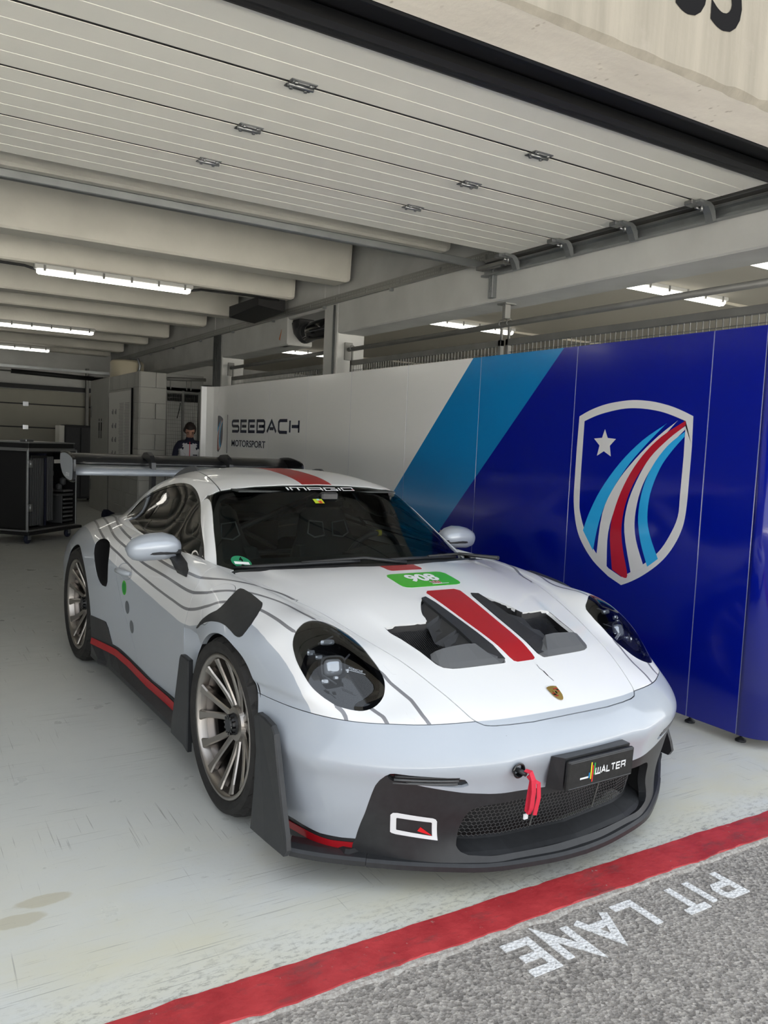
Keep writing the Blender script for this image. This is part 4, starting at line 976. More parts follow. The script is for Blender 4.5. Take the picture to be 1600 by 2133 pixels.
LOUVER=[(-.18,.80,.846),(-.177,.786,.85),(-.101,.782,.844),(-.027,.784,.835),(.035,.787,.827),(.065,.805,.817),(.098,.838,.797),(.124,.873,.77),(.132,.896,.749),(.132,.912,.73),(.116,.92,.722),(.088,.922,.723),(.038,.92,.732),(-.016,.918,.739),(-.052,.919,.74),(-.087,.92,.739),(-.157,.923,.728),(-.233,.921,.706),(-.314,.912,.674),(-.395,.9,.632),(-.384,.901,.648),(-.334,.908,.68),(-.238,.913,.73),(-.197,.908,.752),(-.16,.898,.769),(-.147,.885,.785),(-.143,.869,.802),(-.157,.833,.829)]
# oblique frames
def frame(n):
    n=np.array(n,float); n/=np.linalg.norm(n); u=np.cross(n,(0,0,1)); u/=np.linalg.norm(u); v=np.cross(u,n); return n,u,v
HLn,HLu,HLv=frame((.60,.38,.70)); LVn,LVu,LVv=frame((.05,.80,.60))
def obl(V,u,v):
    W=V.copy(); W[:,1]=abs(W[:,1]); return np.stack([W@u,W@v],1)
HL3=[(.328,.717,.814),(.35,.695,.816),(.375,.668,.808),(.411,.631,.793),(.453,.613,.766),(.49,.603,.745),(.522,.596,.717),(.562,.592,.696),(.591,.592,.68),(.624,.597,.662),(.649,.608,.645),(.67,.623,.627),(.683,.638,.616),(.695,.662,.603),(.701,.691,.593),(.695,.723,.588),(.681,.743,.588),(.664,.761,.59),(.633,.787,.596),(.609,.801,.606),(.589,.813,.615),(.545,.834,.64),(.498,.843,.673),(.449,.845,.706),(.407,.838,.736),(.384,.83,.753),(.366,.818,.768),(.347,.799,.786),(.334,.778,.798),(.324,.757,.807),(.322,.735,.812)]
HLP=smooth([tuple(q) for q in obl(np.array(HL3),HLu,HLv)],2); LVP=[tuple(q) for q in obl(np.array(LOUVER),LVu,LVv)]
def f_hl(V):
    d=sdpoly(obl(V,HLu,HLv),HLP); return np.where((V[:,0]>.2)&(abs(V[:,1])>.5)&(V[:,2]>.5),d,-.3)
def f_lv(V):
    d=sdpoly(obl(V,LVu,LVv),LVP); return np.where((V[:,0]<.3)&(V[:,0]>-.6)&(abs(V[:,1])>.6),d,-.3)
def f_fuel(V):
    return np.where((V[:,0]<.1)&(V[:,0]>-.6)&(abs(V[:,1])>.6),.103-np.linalg.norm((V*[1,0,1]+np.stack([V[:,0]*0,abs(V[:,1]),V[:,0]*0],1))-np.array([-.247,.872,.785]),axis=1),-.3)
f_hood=lambda V:np.where(V[:,2]>.5,sdpoly(PLAN(V),HOOD),-.3)
f_vent=lambda V:np.where(V[:,2]>.6,sdpoly(PLAN(V),VENT),-.3)
f_fascia=lambda V:np.where(V[:,0]>.4,sdpoly(FRONT(V),FASCIA),-.3)
f_drl=lambda V:np.where(V[:,0]>.4,sdpoly(FRONT(V),DRL),-.3)
f_grille=lambda V:np.where(V[:,0]>.6,sdpoly(FRONT(V),GRILLE),-.3)
RECESS=[(-.02,.0),(-.02,.62),(-.255,.608),(-.34,.632),(-.50,.62),(-.598,.604),(-.598,.0)]
def f_archF(V): return np.where(abs(V[:,1])>.5,np.maximum(.362-np.hypot(V[:,0],V[:,2]-.346),sdpoly(SIDE(V),RECESS)),-.3)
def f_archR(V): return np.where(abs(V[:,1])>.5,np.maximum(.383-np.hypot(V[:,0]+2.457,V[:,2]-.362),np.minimum(.30-V[:,2],.383-abs(V[:,0]+2.457))),-.3)
CABF=[(-.47,-.5),(-.47,.70),(-.62,.742),(-1.1,.738),(-1.5,.735),(-1.8,.715),(-2.1,.665),(-2.5,.585),(-2.9,.53),(-2.9,-.5)]
f_cab=lambda V:np.where(V[:,2]>.7,sdpoly(PLAN(V),CABF),-.3)
f_door=lambda V:np.where(abs(V[:,1])>.6,sdpoly(SIDE(V),DOOR),-.3)
f_int=lambda V:np.where(abs(V[:,1])>.6,sdpoly(SIDE(V),INTAKE),-.3)
SKX=[-3.5,-2.06,-1.955,-1.831,-1.803,-1.79,-1.771,-1.67,-1.444,-1.153,-.778,-.40]; SKZ=[.30,.37,.374,.377,.359,.297,.256,.255,.232,.209,.209,.21]
f_sk=lambda V:np.where((V[:,0]<-.3)&(V[:,0]>-2.2),np.interp(V[:,0],SKX,SKZ)-V[:,2],-.3)
f_bump=lambda V:np.minimum(.5605-V[:,2],V[:,0]-.1)
# ---- livery fields stored on the vertices
TT=[(.572,.559),(.56,.57),(.514,.626),(.469,.663),(.417,.692),(.365,.715),(.311,.734),(.251,.752),(.185,.764),(.119,.771),(.019,.781),(-.074,.765),(-.138,.736),(-.242,.70),(-.355,.669),(-.508,.631),(-.613,.618),(-.688,.613),(-.985,.628),(-1.214,.652),(-1.422,.683),(-1.668,.73),(-1.768,.75),(-1.95,.772),(-2.055,.785),(-2.157,.806),(-2.259,.821),(-2.388,.832),(-2.538,.836),(-2.745,.829),(-3.0,.80),(-3.4,.74)][::-1]
TX=[p[0] for p in TT]; TZ=[p[1] for p in TT]
def g_grey(V): return np.where(V[:,0]>.572,.5605-V[:,2],np.interp(V[:,0],TX,TZ)-V[:,2])
LINES=[[(.015,.648,.831),(-.062,.664,.841),(-.176,.72,.858),(-.247,.754,.862),(-.328,.791,.862),(-.413,.822,.854),(-.508,.837,.844),(-.578,.838,.84),(-.693,.835,.838),(-.862,.835,.829),(-1.047,.83,.831),(-1.307,.826,.844),(-1.526,.827,.864),(-1.685,.823,.883),(-1.805,.816,.894),(-1.973,.796,.906),(-2.147,.768,.914),(-2.462,.698,.918),(-2.8,.645,.895)],
 [(.317,.71,.816),(.248,.714,.821),(.137,.708,.823),(.057,.721,.831),(-.028,.754,.841),(-.106,.782,.844),(-.159,.807,.842),(-.212,.827,.837),(-.272,.85,.826),(-.349,.867,.807),(-.452,.872,.788),(-.521,.871,.778),(-.611,.866,.773),(-.731,.86,.773),(-.918,.852,.777),(-1.106,.848,.781),(-1.253,.85,.786),(-1.388,.853,.798),(-1.558,.858,.828),(-1.752,.863,.854),(-1.901,.854,.871),(-2.087,.825,.887),(-2.346,.778,.898),(-2.67,.718,.89),(-2.9,.67,.87)],
 [(.345,.804,.784),(.293,.81,.793),(.203,.81,.803),(.082,.814,.811),(-.061,.842,.814),(-.165,.871,.802),(-.212,.883,.789),(-.263,.894,.769),(-.374,.893,.736),(-.487,.884,.709),(-.583,.877,.693),(-.68,.871,.688),(-.799,.866,.691),(-.879,.863,.692),(-1.063,.86,.701),(-1.232,.862,.717),(-1.396,.87,.737),(-1.515,.877,.76),(-1.661,.886,.792),(-1.818,.893,.817),(-2.057,.876,.846),(-2.226,.853,.861),(-2.495,.804,.871),(-2.782,.749,.86),(-3.0,.71,.84)],
 [(.632,.789,.597),(.65,.78,.587),(.659,.777,.582),(.674,.775,.57),(.69,.775,.55)], [(.700,.693,.594),(.745,.673,.576),(.785,.673,.55)], [(.60,.59,.675),(.643,.585,.653),(.68,.573,.636),(.735,.558,.614),(.802,.557,.582),(.842,.55,.555)]]
def nearest(V,L):
    W=V.copy(); W[:,1]=abs(W[:,1]); L=np.array(L); d=np.full(len(V),1e9); sg=np.ones(len(V))
    for i,(a,b) in enumerate(zip(L[:-1],L[1:])):
        e=b-a; t=((W-a)@e)/(e@e); lo=-.02 if i==0 else 0; hi=1.02 if i==len(L)-2 else 1
        tc_=np.clip(t,lo if i else 0,hi if i<len(L)-2 else 1); q=W-(a+tc_[:,None]*e); dd=np.linalg.norm(q,axis=1)
        n=np.array([0.,.75,.66]) if a[0]<.36 else np.array([.6,.4,.7]); s=np.sign(np.cross(e,n)@q.T) if False else np.sign(q@np.cross(e,n))
        m=dd<d; d[m]=dd[m]; sg[m]=s[m]
    return np.where(sg==0,1,sg)*d
def paint():
    m=mat('two-tone car paint',(.8,.8,.8),.32,spec=.5,coat=.7,coatr=.03); b=NB(m)
    g=b.step(b.attr('grey'),-.0006,.0006); ln=None
    for k in range(len(LINES)):
        q=b.step(b.math('ABSOLUTE',b.attr('line%d'%k)),.0072,.0064); ln=q if ln is None else b.math('MAXIMUM',ln,q)
    ln=b.math('MULTIPLY',ln,b.step(b.attr('near'),.046,.042))
    white=(.76,.765,.77); col=b.mix(b.math('MULTIPLY',ln,b.math('SUBTRACT',1.,g)),white,(.20,.20,.215)); col=b.mix(g,col,(.405,.442,.492))
    p=b.pos('Object'); fl=b.math('MULTIPLY',b.step(b.vor(p,26),.055,.035),b.step(b.noise(p,7,3),.56,.62)); fl=b.math('MULTIPLY',fl,b.step(b.sep(p)[0],.3,.8))
    col=b.mix(b.math('MULTIPLY',fl,.55),col,(.16,.15,.15)); b.l(col,b.p.inputs['Base Color']); return m
MT['paint']=paint(); SL=[smooth(L,3,False) if len(L)>6 else L for L in LINES]
LIV={'grey':g_grey,'near':lambda V:np.min([abs(nearest(V,L)) for L in SL],0)}
for k,L in enumerate(SL): LIV['line%d'%k]=(lambda V,L=L:nearest(V,L))
MT['white_paint']=mat('white car paint',(.76,.765,.77),.32,coat=.7,coatr=.03); MT['grey_paint']=mat('grey-blue car paint',(.405,.442,.492),.32,coat=.7,coatr=.03)
MT['silver_paint']=mat('silver-blue paint',(.40,.44,.50),.3,.2,coat=.5)

CYAW=.032073383
car=thing('sports_car','white and grey-blue sports coupe with red stripes, green 908 sticker and tall rear wing','car',(2.0237683,2.97264072,0),CYAW-PI/2)
def part(mb,name,m,parent=None,fix=True): return mb.build(name,MT[m] if isinstance(m,str) else m,parent or car,fix)
def both(fn):
    for s in (-1,1): fn(s)
G=.0018
# ---- sheet metal
hood,rest=B0.split(lambda V:f_hood(V)-G); rest=rest.drop(lambda V:f_hood(V)+G)
CWY=[0,.12,.31,.48,.607,.722]; CWX=[-.205,-.212,-.25,-.337,-.403,-.44]
cowl,rest=rest.split(lambda V:np.where(V[:,2]>.8,np.minimum(np.minimum(.722-abs(V[:,1]),V[:,0]+.48),np.interp(abs(V[:,1]),CWY,CWX)+.001-V[:,0]),-.3))
rest=rest.drop(f_cab).drop(f_archF).drop(f_archR)
hlpatch,rest=rest.split(f_hl); drl,rest=rest.split(f_drl)
bump,rest=rest.split(lambda V:f_bump(V)-G*.6); rest=rest.drop(lambda V:f_bump(V)+G*.6)
fasc,bump=bump.split(f_fascia); fasc=fasc.drop(lambda V:f_grille(V))
lv,rest=rest.split(f_lv)
fuel,rest=rest.split(lambda V:f_fuel(V)-G*.7); rest=rest.drop(lambda V:f_fuel(V)+G*.7)
sk,rest=rest.split(f_sk); rest=rest.drop(f_int)
door,rest=rest.split(lambda V:f_door(V)-G); rest=rest.drop(lambda V:f_door(V)+G)
vent,hood=hood.split(f_vent)
# raised centre of the hood between two soft creases
BX=[-.5,-.136,-.015,.109,.214,.287,.36,.45,.56,.66]; BY=[.60,.546,.523,.502,.473,.452,.43,.415,.397,.36]
def bulge(V): 
    e=np.interp(V[:,0],BX,BY)-abs(V[:,1]); t=np.clip((e+.012)/.035,0,1); k=np.clip((.70-V[:,0])/.12,0,1); return .007*t*t*(3-2*t)*k*k*(3-2*k)
def warp(cm):
    h=1e-3; O=cm.V+cm.N*bulge(cm.V)[:,None]; gx=(bulge(cm.V+[h,0,0])-bulge(cm.V-[h,0,0]))/(2*h); gy=(bulge(cm.V+[0,h,0])-bulge(cm.V-[0,h,0]))/(2*h)
    N=cm.N-np.stack([gx,gy,gx*0],1); N/=np.linalg.norm(N,axis=1)[:,None]; return CM(O,N,cm.F)
hood=warp(hood)
ho=hood.build('hood',MT['paint'],car,.014,attrs=LIV)
cowl.offset(-.004).build('cowl_panel',MT['black_plastic'],car,.0)
GBX=[.3,.483,.519,.553,.59,.621,.649,.682,.714,.76]; GBZ=[.19,.18,.179,.174,.168,.162,.162,.162,.166,.17]; RTZ=[.17,.160,.158,.155,.150,.146,.144,.147,.150,.152]; RBZ=[.135,.130,.129,.125,.120,.118,.117,.117,.119,.12]
lip,bump=bump.split(lambda V:np.interp(V[:,0],GBX,GBZ)-V[:,2])
bump.build('front_bumper',MT['paint'],car,.018,attrs=LIV)
for s in (-1,1):
    l_=lip.side(s); l_.offset(-.003).build('bumper_lip',MT['black_plastic'],car,.01)
    l_.keep(lambda V:np.interp(V[:,0],GBX,RTZ)-V[:,2]).keep(lambda V:V[:,2]-np.interp(V[:,0],GBX,RBZ)).offset(.0005).build('red_lip_stripe',MT['red'],car,.002)
fasc.build('lower_fascia',MT['black_plastic'],car,.03)
for s in (-1,1):
    fen=rest.side(s).keep(lambda V:V[:,0]+.58); q=rest.side(s).drop(lambda V:V[:,0]+.58)
    fen.build('front_fender',MT['paint'],car,.02,attrs=LIV); q.build('quarter_panel',MT['paint'],car,.003,attrs=LIV)
    door.side(s).build('door',MT['paint'],car,.012,attrs=LIV); fuel.side(s).build('fuel_flap' if s<0 else 'fender_cap',MT['paint'],car,.012,attrs=LIV)
    # fender louvre, raised above the surface with a ridge
    L=lv.side(s); d=np.clip(f_lv(L.V)/.02,0,1)*.010+.002; L.offset(d).build('fender_louver',MT['black_plastic'],car,.02)
    # side air intake: dark funnel
    rg=[(x,z) for x,z in INTAKE]; c0=np.mean(rg,0); secs=[]
    for k,(sc,dp) in enumerate(((1.0,.0),(.97,.025),(.90,.07),(.72,.20))):
        ring=[]
        for x,z in rg:
            X=c0[0]+(x-c0[0])*sc-.12*(dp/.2); Zq=c0[1]+(z-c0[1])*sc
            h=bvhB.ray_cast(Vector((x,s*2,z)),Vector((0,-s,0))); ring.append((X,h[0].y-s*dp,Zq))
        secs.append(ring)
    mb=MB().loft(secs,cap=False,smooth=True); mb.add(secs[-1],[tuple(range(len(rg)))]); part(mb,'side_intake','black_matt')
# rear wall closing the body
mb=MB(); last=[tuple(p) for p in DB[-1]]; mb.add(last,[tuple(range(len(last)))]); part(mb,'rear_bumper',MT['grey_paint'])
# ---- headlights
for s in (-1,1):
    P=hlpatch.side(s); P=orient(P)
    hl=P.offset(.001).build('headlight',MT['lens'],car,0)
    ring=P.drop(lambda V:f_hl(V)-.017).offset(-.001); ring.build('lamp_surround',MT['black_gloss'],hl,.02)
    sd=np.clip(f_hl(P.V),0,.2); dep=.012+.085*np.clip(sd/.06,0,1)**.7; dep=dep*(1+0*P.V[:,0])
    n=np.array([HLn[0],s*HLn[1],HLn[2]]); bowl=CM(P.V-n*dep[:,None],P.N,P.F); bowl.build('lamp_bowl',MT['black_gloss'],hl,0)
    def hp(x,y,z,d=.0): return Vector((x,s*y,z))-Vector(n)*d
    ax=Vector((.92,s*.18,.30)).normalized(); uu=Vector((-.2*s,1,0)).normalized(); uu=(uu-ax*uu.dot(ax)).normalized(); vv=ax.cross(uu); 
    if vv.z<0: vv=-vv
    def rr(c,w_,h_,r=.35,n_=24):
        out=[]
        for k in range(n_):
            t=2*PI*k/n_; e=.55; cx2=math.copysign(abs(math.cos(t))**e,math.cos(t)); sy2=math.copysign(abs(math.sin(t))**e,math.sin(t)); out.append(c+uu*w_*cx2+vv*h_*sy2)
        return out
    c=hp(.527,.745,.716,.045)
    mb=MB().loft([rr(c-ax*.03,.034,.030),rr(c,.034,.030),rr(c+ax*.012,.028,.024),rr(c+ax*.016,.016,.014)],smooth=True); part(mb,'projector','crystal',hl)
    mb=MB().loft([rr(c-ax*.03,.046,.042),rr(c+ax*.002,.046,.042),rr(c+ax*.004,.040,.036),rr(c-ax*.01,.036,.032)],cap=False,smooth=False); part(mb,'projector_frame','black_plastic',hl)
    for (x,y,z,w_,h_,d,mt) in ((.448,.726,.772,.026,.010,.02,'crystal'),(.456,.795,.748,.014,.010,.03,'crystal'),(.484,.778,.737,.013,.008,.03,'crystal'),(.553,.788,.674,.014,.009,.035,'crystal'),(.562,.752,.682,.010,.006,.03,'crystal'),(.548,.70,.702,.006,.010,.04,'chrome')):
        q=hp(x,y,z,d); part(MB().loft([rr(q-ax*.01,w_,h_,n_=12),rr(q,w_,h_,n_=12),rr(q+ax*.004,w_*.6,h_*.6,n_=12)]),'led_element',mt,hl)
    for a,b in (((.43,.695,.792),(.44,.76,.775)),((.44,.80,.757),(.50,.77,.73)),((.52,.70,.725),(.50,.665,.742)),((.535,.79,.69),(.58,.76,.668))):
        part(MB().tube([hp(*a,.03),hp(*b,.035)],.0032,6),'lamp_rib','greytrim',hl)
    V,F=font_mesh('PORSCHE',.011,.0003,1.1,align='LEFT'); o_=hp(.556,.700,.702,.022); ud=(hp(.583,.645,.686,.022)-o_).normalized() if s<0 else (hp(.556,.700,.702,.022)-hp(.583,.645,.686,.022)).normalized()
    if s>0: o_=hp(.583,.645,.686,.022)
    vd=Vector(n).cross(ud) ; vd=vd if vd.z>0 else -vd
    part(MB().add([tuple(o_+ud*a+vd*b) for a,b,_ in V],F),'lamp_lettering','white_vinyl',hl,False)
    part(MB().add([tuple(o_+ud*a+vd*b) for a,b in ((0,-.005),(.062,-.005),(.062,-.0025),(0,-.0025))],[(0,1,2,3)]),'lamp_lettering','white_vinyl',hl,False)
# daytime light slats
for s in (-1,1):
    D_=drl.side(s); dl=D_.offset(-.012).build('daytime_light',MT['black_gloss'],car,0)
    for zz,dz in ((.418,0),(.406,.001),(.394,.002)):
        pth=[]
        for y in np.linspace(.50,.69,9):
            h=bvhB.ray_cast(Vector((2,s*y,zz-(.69-y)*.04)),Vector((-1,0,0))); pth.append(h[0]+Vector((-.004,0,0)))
        part(MB().tube(pth,.0045,8),'light_slat','greytrim' if zz!=.418 else 'black_plastic',dl)
# ---- greenhouse
WS=smooth([(-.6,.80),(.745,.80),(.722,.86),(.699,.911),(.653,1.02),(.609,1.117),(.592,1.149),(.577,1.170),(.556,1.186),(.531,1.195),(.469,1.206),(.351,1.22),(.203,1.229),(.0,1.2335),(-.6,1.2335)],1)
SW=smooth([(-.660,.866),(-.728,.898),(-.914,.999),(-1.076,1.082),(-1.219,1.146),(-1.294,1.176),(-1.37,1.194),(-1.446,1.202),(-1.556,1.202),(-1.656,1.193),(-1.78,1.174),(-1.971,1.133),(-2.10,1.095),(-2.20,1.055),(-2.252,1.015),(-2.258,.980),(-2.20,.958),(-2.065,.950),(-1.891,.936),(-1.715,.918),(-1.40,.897),(-1.0,.880)],2)
f_ws=lambda V:np.where((V[:,0]>-1.16),sdpoly(FRONT(V),WS),-.3)
f_sw=lambda V:np.where((abs(V[:,1])>.53),sdpoly(SIDE(V),SW),-.3)
RSX=[-2.6,-2.0,-1.644,-1.519,-1.379,-1.203,-1.081,-1.0]; RSY=[.30,.405,.448,.468,.487,.518,.534,.545]
f_rf=lambda V:np.minimum(np.interp(V[:,0],RSX,RSY)-abs(V[:,1]),np.minimum(V[:,2]-1.0,V[:,0]+2.12))
RW=smooth([(-2.16,-.5),(-2.16,.34),(-2.22,.40),(-2.72,.36),(-2.80,.30),(-2.80,-.5)],1)
f_rw=lambda V:np.where(V[:,2]>.8,sdpoly(PLAN(V),RW),-.3)
wsg,rest=C0.split(f_ws); swg,rest=rest.split(f_sw); rwg,rest=rest.split(f_rw)
roof,rest=rest.split(lambda V:f_rf(V)-G*1.6); gapm=rest.split(lambda V:f_rf(V)+G*1.6); rest=gapm[1]
gapm[0].offset(-.006).build('roof_seam',MT['black_matt'],car,0)
rf=roof.build('roof',MT['white_paint'],car,.01)
for s in (-1,1): rest.side(s).build('roof_pillar',MT['white_paint'],car,.014)
ws=wsg.keep(lambda V:f_ws(V)-.0015).offset(-.002).build('windscreen',MT['glass'],car,0)
f_fr=lambda V:np.minimum(f_ws(V)-np.where(V[:,2]>1.15,.030,.022),V[:,2]-.885)
wsg.drop(f_fr).offset(-.004).build('windscreen_border',MT['black_gloss'],ws,0)
rw=rwg.offset(-.003).build('rear_window',MT['glass_side'],car,0)
for s in (-1,1):
    W_=swg.side(s); g_=W_.offset(-.004).build('side_window',MT['glass_side'],car,0)
    W_.drop(lambda V:f_sw(V)-.016).offset(-.001).build('window_trim',MT['black_gloss'],g_,.008)
    W_.keep(lambda V:.012-abs(V[:,0]+1.72+(V[:,2]-1.0)*.45)).offset(-.003).build('window_divider',MT['black_gloss'],g_,.006)
    W_.keep(lambda V:-.70-.25*(V[:,2]-.88)+0*V[:,0]-0 if False else (V[:,0]+.80+.9*(V[:,2]-.88))).offset(-.003).build('mirror_sail',MT['black_plastic'],g_,.006)
# ---- red stripes, start number and other stickers
HB=warp(B0.keep(f_hood)); bvhH=BVHTree.FromPolygons(HB.V.tolist(),HB.F)
def f_stripe(V): return np.minimum(np.minimum(np.interp(V[:,0],[-.2,.14,.40,.60,.685],[.0935,.092,.076,.063,.056])-abs(V[:,1]),V[:,0]-.140),.688-V[:,0]-np.maximum(0,abs(V[:,1])-.045)*.6)
HB.keep(f_stripe).offset(.0006).build('red_stripe',MT['red'],ho,.001)
HB.keep(lambda V:np.minimum(.0935-abs(V[:,1]),-.118-V[:,0])).offset(.0006).build('red_stripe',MT['red'],ho,.001)
roof.keep(lambda V:.092-abs(V[:,1])).offset(.0006).build('red_stripe',MT['red'],rf,.001)
def f_num(V):
    q=np.stack([abs(V[:,0]-.0125)-(.0835-.034),abs(V[:,1])-(.160-.034)],1); o=np.linalg.norm(np.maximum(q,0),axis=1)+np.minimum(q.max(1),0); return .034-o
pl8=HB.keep(f_num).offset(.0012).build('number_sticker',MT['green'],ho,.001)
def fine(V,F,mx=.012):
    V=[tuple(v[:2]) for v in V]; T=[]
    for f in F:
        if len(f)==3: T.append(tuple(f))
        else: T+=[tuple(f[k] for k in t) for t in tessellate_polygon([[Vector((*V[i],0)) for i in f]])]
    mid={}
    def M_(a,b):
        k=(min(a,b),max(a,b))
        if k not in mid: mid[k]=len(V); V.append(((V[a][0]+V[b][0])/2,(V[a][1]+V[b][1])/2))
        return mid[k]
    out=[]; st=T
    while st:
        t=st.pop(); L=[math.dist(V[t[k]],V[t[(k+1)%3]]) for k in range(3)]; k=max(range(3),key=lambda q:L[q])
        if L[k]<mx: out.append(t); continue
        a,b,c=t[k],t[(k+1)%3],t[(k+2)%3]; m_=M_(a,b); st+=[(a,m_,c),(m_,b,c)]
    return V,out
def drape(V,F,fn,name,m,parent):
    V,F=fine(V,F)
    P=[]
    for a,b,*_ in V: P.append(tuple(fn(a,b)))
    return part(MB().add(P,F),name,m,parent,False)
def hoodmap(x0,y0,sx,sy,off=.003): return lambda a,b: on_top(x0-b*sx,y0+a*sy,bvhH,off)
V,F=font_mesh('908',.100,.004,1.0); drape(V,F,hoodmap(.036,-.002,1.12,1.05),'start_number','white_vinyl',pl8)
mb=MB()
def hq(cx,cy,w_,h_,sk,off=.003): return [tuple(on_top(cx-b*h_,cy+a*w_+sk*b,bvhH,off)) for a,b in ((-1,-1),(1,-1),(1,1),(-1,1))]
for off,gr,mt in ((.0026,.0028,'white_vinyl'),(.0036,0,'red')):
    mb=MB()
    for (cx,cy,w_,h_,skw) in ((.058,.030,.0035,.014,0),(.064,.041,.0035,.008,0),(.058,.052,.0032,.010,0),(.070,.036,.008,.002,0),(.070,.048,.006,.002,0),(.060,.019,.0028,.010,-.008),(.062,.011,.0022,.007,-.008)):
        mb.add(hq(cx,cy,w_+gr,h_+gr,skw,off),[(0,1,2,3)])
    part(mb,'sticker_emblem',mt,pl8,False)
part(MB().add(hq(.079,.045,.045,.0025,0),[(0,1,2,3)]),'sticker_line','white_vinyl',pl8,False)
# windscreen lettering and badges
def wsmap(y0,z0,off=.0015):
    def fn(a,b):
        h=bvhC.ray_cast(Vector((1,y0+a,z0+b)),Vector((-1,0,0))); n=h[1] if h[1].x>0 else -h[1]; return h[0]+n*off
    return fn
V,F,wd=stroke_text('IMaGIO',.072,.043,.0095,.0078,{'M':1.05,'a':1.05}); V=[(a-wd/2,b*.36) for a,b,_ in V]
drape([(a*.41/wd,b) for a,b in V],F,wsmap(0,1.2025),'windscreen_lettering','white_vinyl',ws)
drape([(.186,.0035),(.204,.0035),(.204,.0065),(.196,.0065)],[(0,1,2,3)],wsmap(0,1.2025,.0022),'letter_accent','red',ws)
def disc(r1,r2,n=28): return [(r1*math.cos(2*PI*k/n),r2*math.sin(2*PI*k/n)) for k in range(n)],[tuple(range(n))]
MT['badge_green']=mat('badge green',(.01,.22,.10),.4)
V,F=disc(.036,.024); st=drape(V,F,wsmap(-.618,.893,.001),'emission_badge','badge_green',ws)
drape([(-.027,-.009),(.027,-.009),(.027,.001),(-.027,.001)],[(0,1,2,3)],wsmap(-.618,.893,.002),'badge_field','white_vinyl',st)
V,F=font_mesh('4',.024,.0012); drape([(a,b*.9+.003) for a,b,_ in V],F,wsmap(-.615,.893,.002),'badge_digit','ink',st)
V,F=disc(.006,.004,12); drape(V,F,wsmap(-.618,.880,.003),'badge_dot','ink',st)
MT['lime']=mat('lime sticker',(.42,.55,.02),.5)
vg=drape([(-.026,-.010),(.026,-.010),(.026,.010),(-.026,.010)],[(0,1,2,3)],wsmap(-.082,1.155,.001),'toll_sticker','lime',ws)
drape([(-.004,-.010),(.018,-.010),(.016,.002),(-.004,.002)],[(0,1,2,3)],wsmap(-.082,1.155,.002),'sticker_field',mat('orange red sticker',(.62,.09,.02),.5),vg)
drape([(-.006,.002),(.010,.002),(.008,.010),(-.006,.010)],[(0,1,2,3)],wsmap(-.082,1.155,.002),'sticker_field',mat('pale blue sticker',(.30,.60,.60),.5),vg)
V,F=font_mesh('2',.011,.0006); drape([(a,b*.8) for a,b,_ in V],F,wsmap(-.076,1.146,.003),'sticker_digit','ink',vg)
# crest badge on the nose
def crest(k): return [( .0245*k*a,.031*k*b) for a,b in ((-1,.86),(-.5,.97),(0,1),(.5,.97),(1,.86),(.97,.2),(.86,-.3),(.6,-.7),(.3,-.92),(0,-1),(-.3,-.92),(-.6,-.7),(-.86,-.3),(-.97,.2))]
cm_=hoodmap(.853,0,1,1,.0012); bd=drape(crest(1.),[tuple(range(14))],hoodmap(.853,0,1,1,.004),'crest_badge','gold',ho)
cr_=hoodmap(.853,0,1,1,.0052)
for a0,b0 in ((.0,.003),(-.021,-.014)):
    for k in range(3):
        mt='red' if k%2==0 else 'black_gloss'; w2=.0195 if k<2 or b0>0 else .014
        drape([(a0+.001+(0 if a0==0 else (.021-w2)),b0+.0155-k*.0055),(a0+w2,b0+.0155-k*.0055) if a0==0 else (-.001,b0+.0155-k*.0055),(a0+w2,b0+.0115-k*.0055) if a0==0 else (-.001,b0+.0115-k*.0055),(a0+.001+(0 if a0==0 else (.021-w2)),b0+.0115-k*.0055)],[(0,1,2,3)],cr_,'crest_field',mt,bd)
drape([(a*.42,b*.42+.0) for a,b in crest(1.)],[tuple(range(14))],hoodmap(.853,0,1,1,.006),'crest_field','gold',bd)
drape([(-.003,-.005),(.003,-.004),(.002,.001),(.004,.005),(-.001,.006),(-.004,.001)],[tuple(range(6))],hoodmap(.853,0,1,1,.0068),'crest_field','ink',bd)
# door decals: dark ovals and a green oval
MT['oval']=mat('dark grey vinyl',(.10,.115,.13),.35,coat=.4)
def sidemap(x0,z0,s,off=.0015):
    def fn(a,b):
        h=bvhB.ray_cast(Vector((x0+a,s*2,z0+b)),Vector((0,-s,0))); n=h[1] if h[1].y*s>0 else -h[1]; return h[0]+n*off
    return fn
for s in (-1,1):
    V,F=disc(.028,.036); drape(V,F,sidemap(-1.49,.525,s),'door_sticker','oval',car); drape(V,F,sidemap(-1.435,.428,s),'door_sticker','oval',car)
    V,F=disc(.030,.040); gs=drape(V,F,sidemap(-1.53,.626,s),'green_sticker','green',car)
    for k in range(3): drape([(-.018+k*.013,-.026),(-.012+k*.013,-.026),(-.012+k*.013,.026),(-.018+k*.013,.026)],[(0,1,2,3)],sidemap(-1.53,.626,s,.0025),'sticker_bar','badge_green',gs)
    # door handle in a dished recess
    mb=MB(); ring=[]
    V,F=disc(.095,.045,24); fn=sidemap(-1.53,.715,s,.002); rim_=[fn(a,b) for a,b in V]; c=fn(0,0)
    inn=[p*.6+c*.4+Vector((0,-s*.010,0)) for p in rim_]; 
    mb.loft([[tuple(p) for p in rim_],[tuple(p) for p in inn]],cap=False,smooth=True); mb.add([tuple(p) for p in inn],[tuple(range(24))]); part(mb,'handle_recess','grey_paint')
    P=[sidemap(-1.53+a,.713,s,o_)(0,0) for a,o_ in ((-.085,.006),(-.06,.022),(0,.028),(.06,.022),(.085,.006))]; part(MB().tube(P,[.010,.015,.016,.015,.010],10),'door_handle','grey_paint')
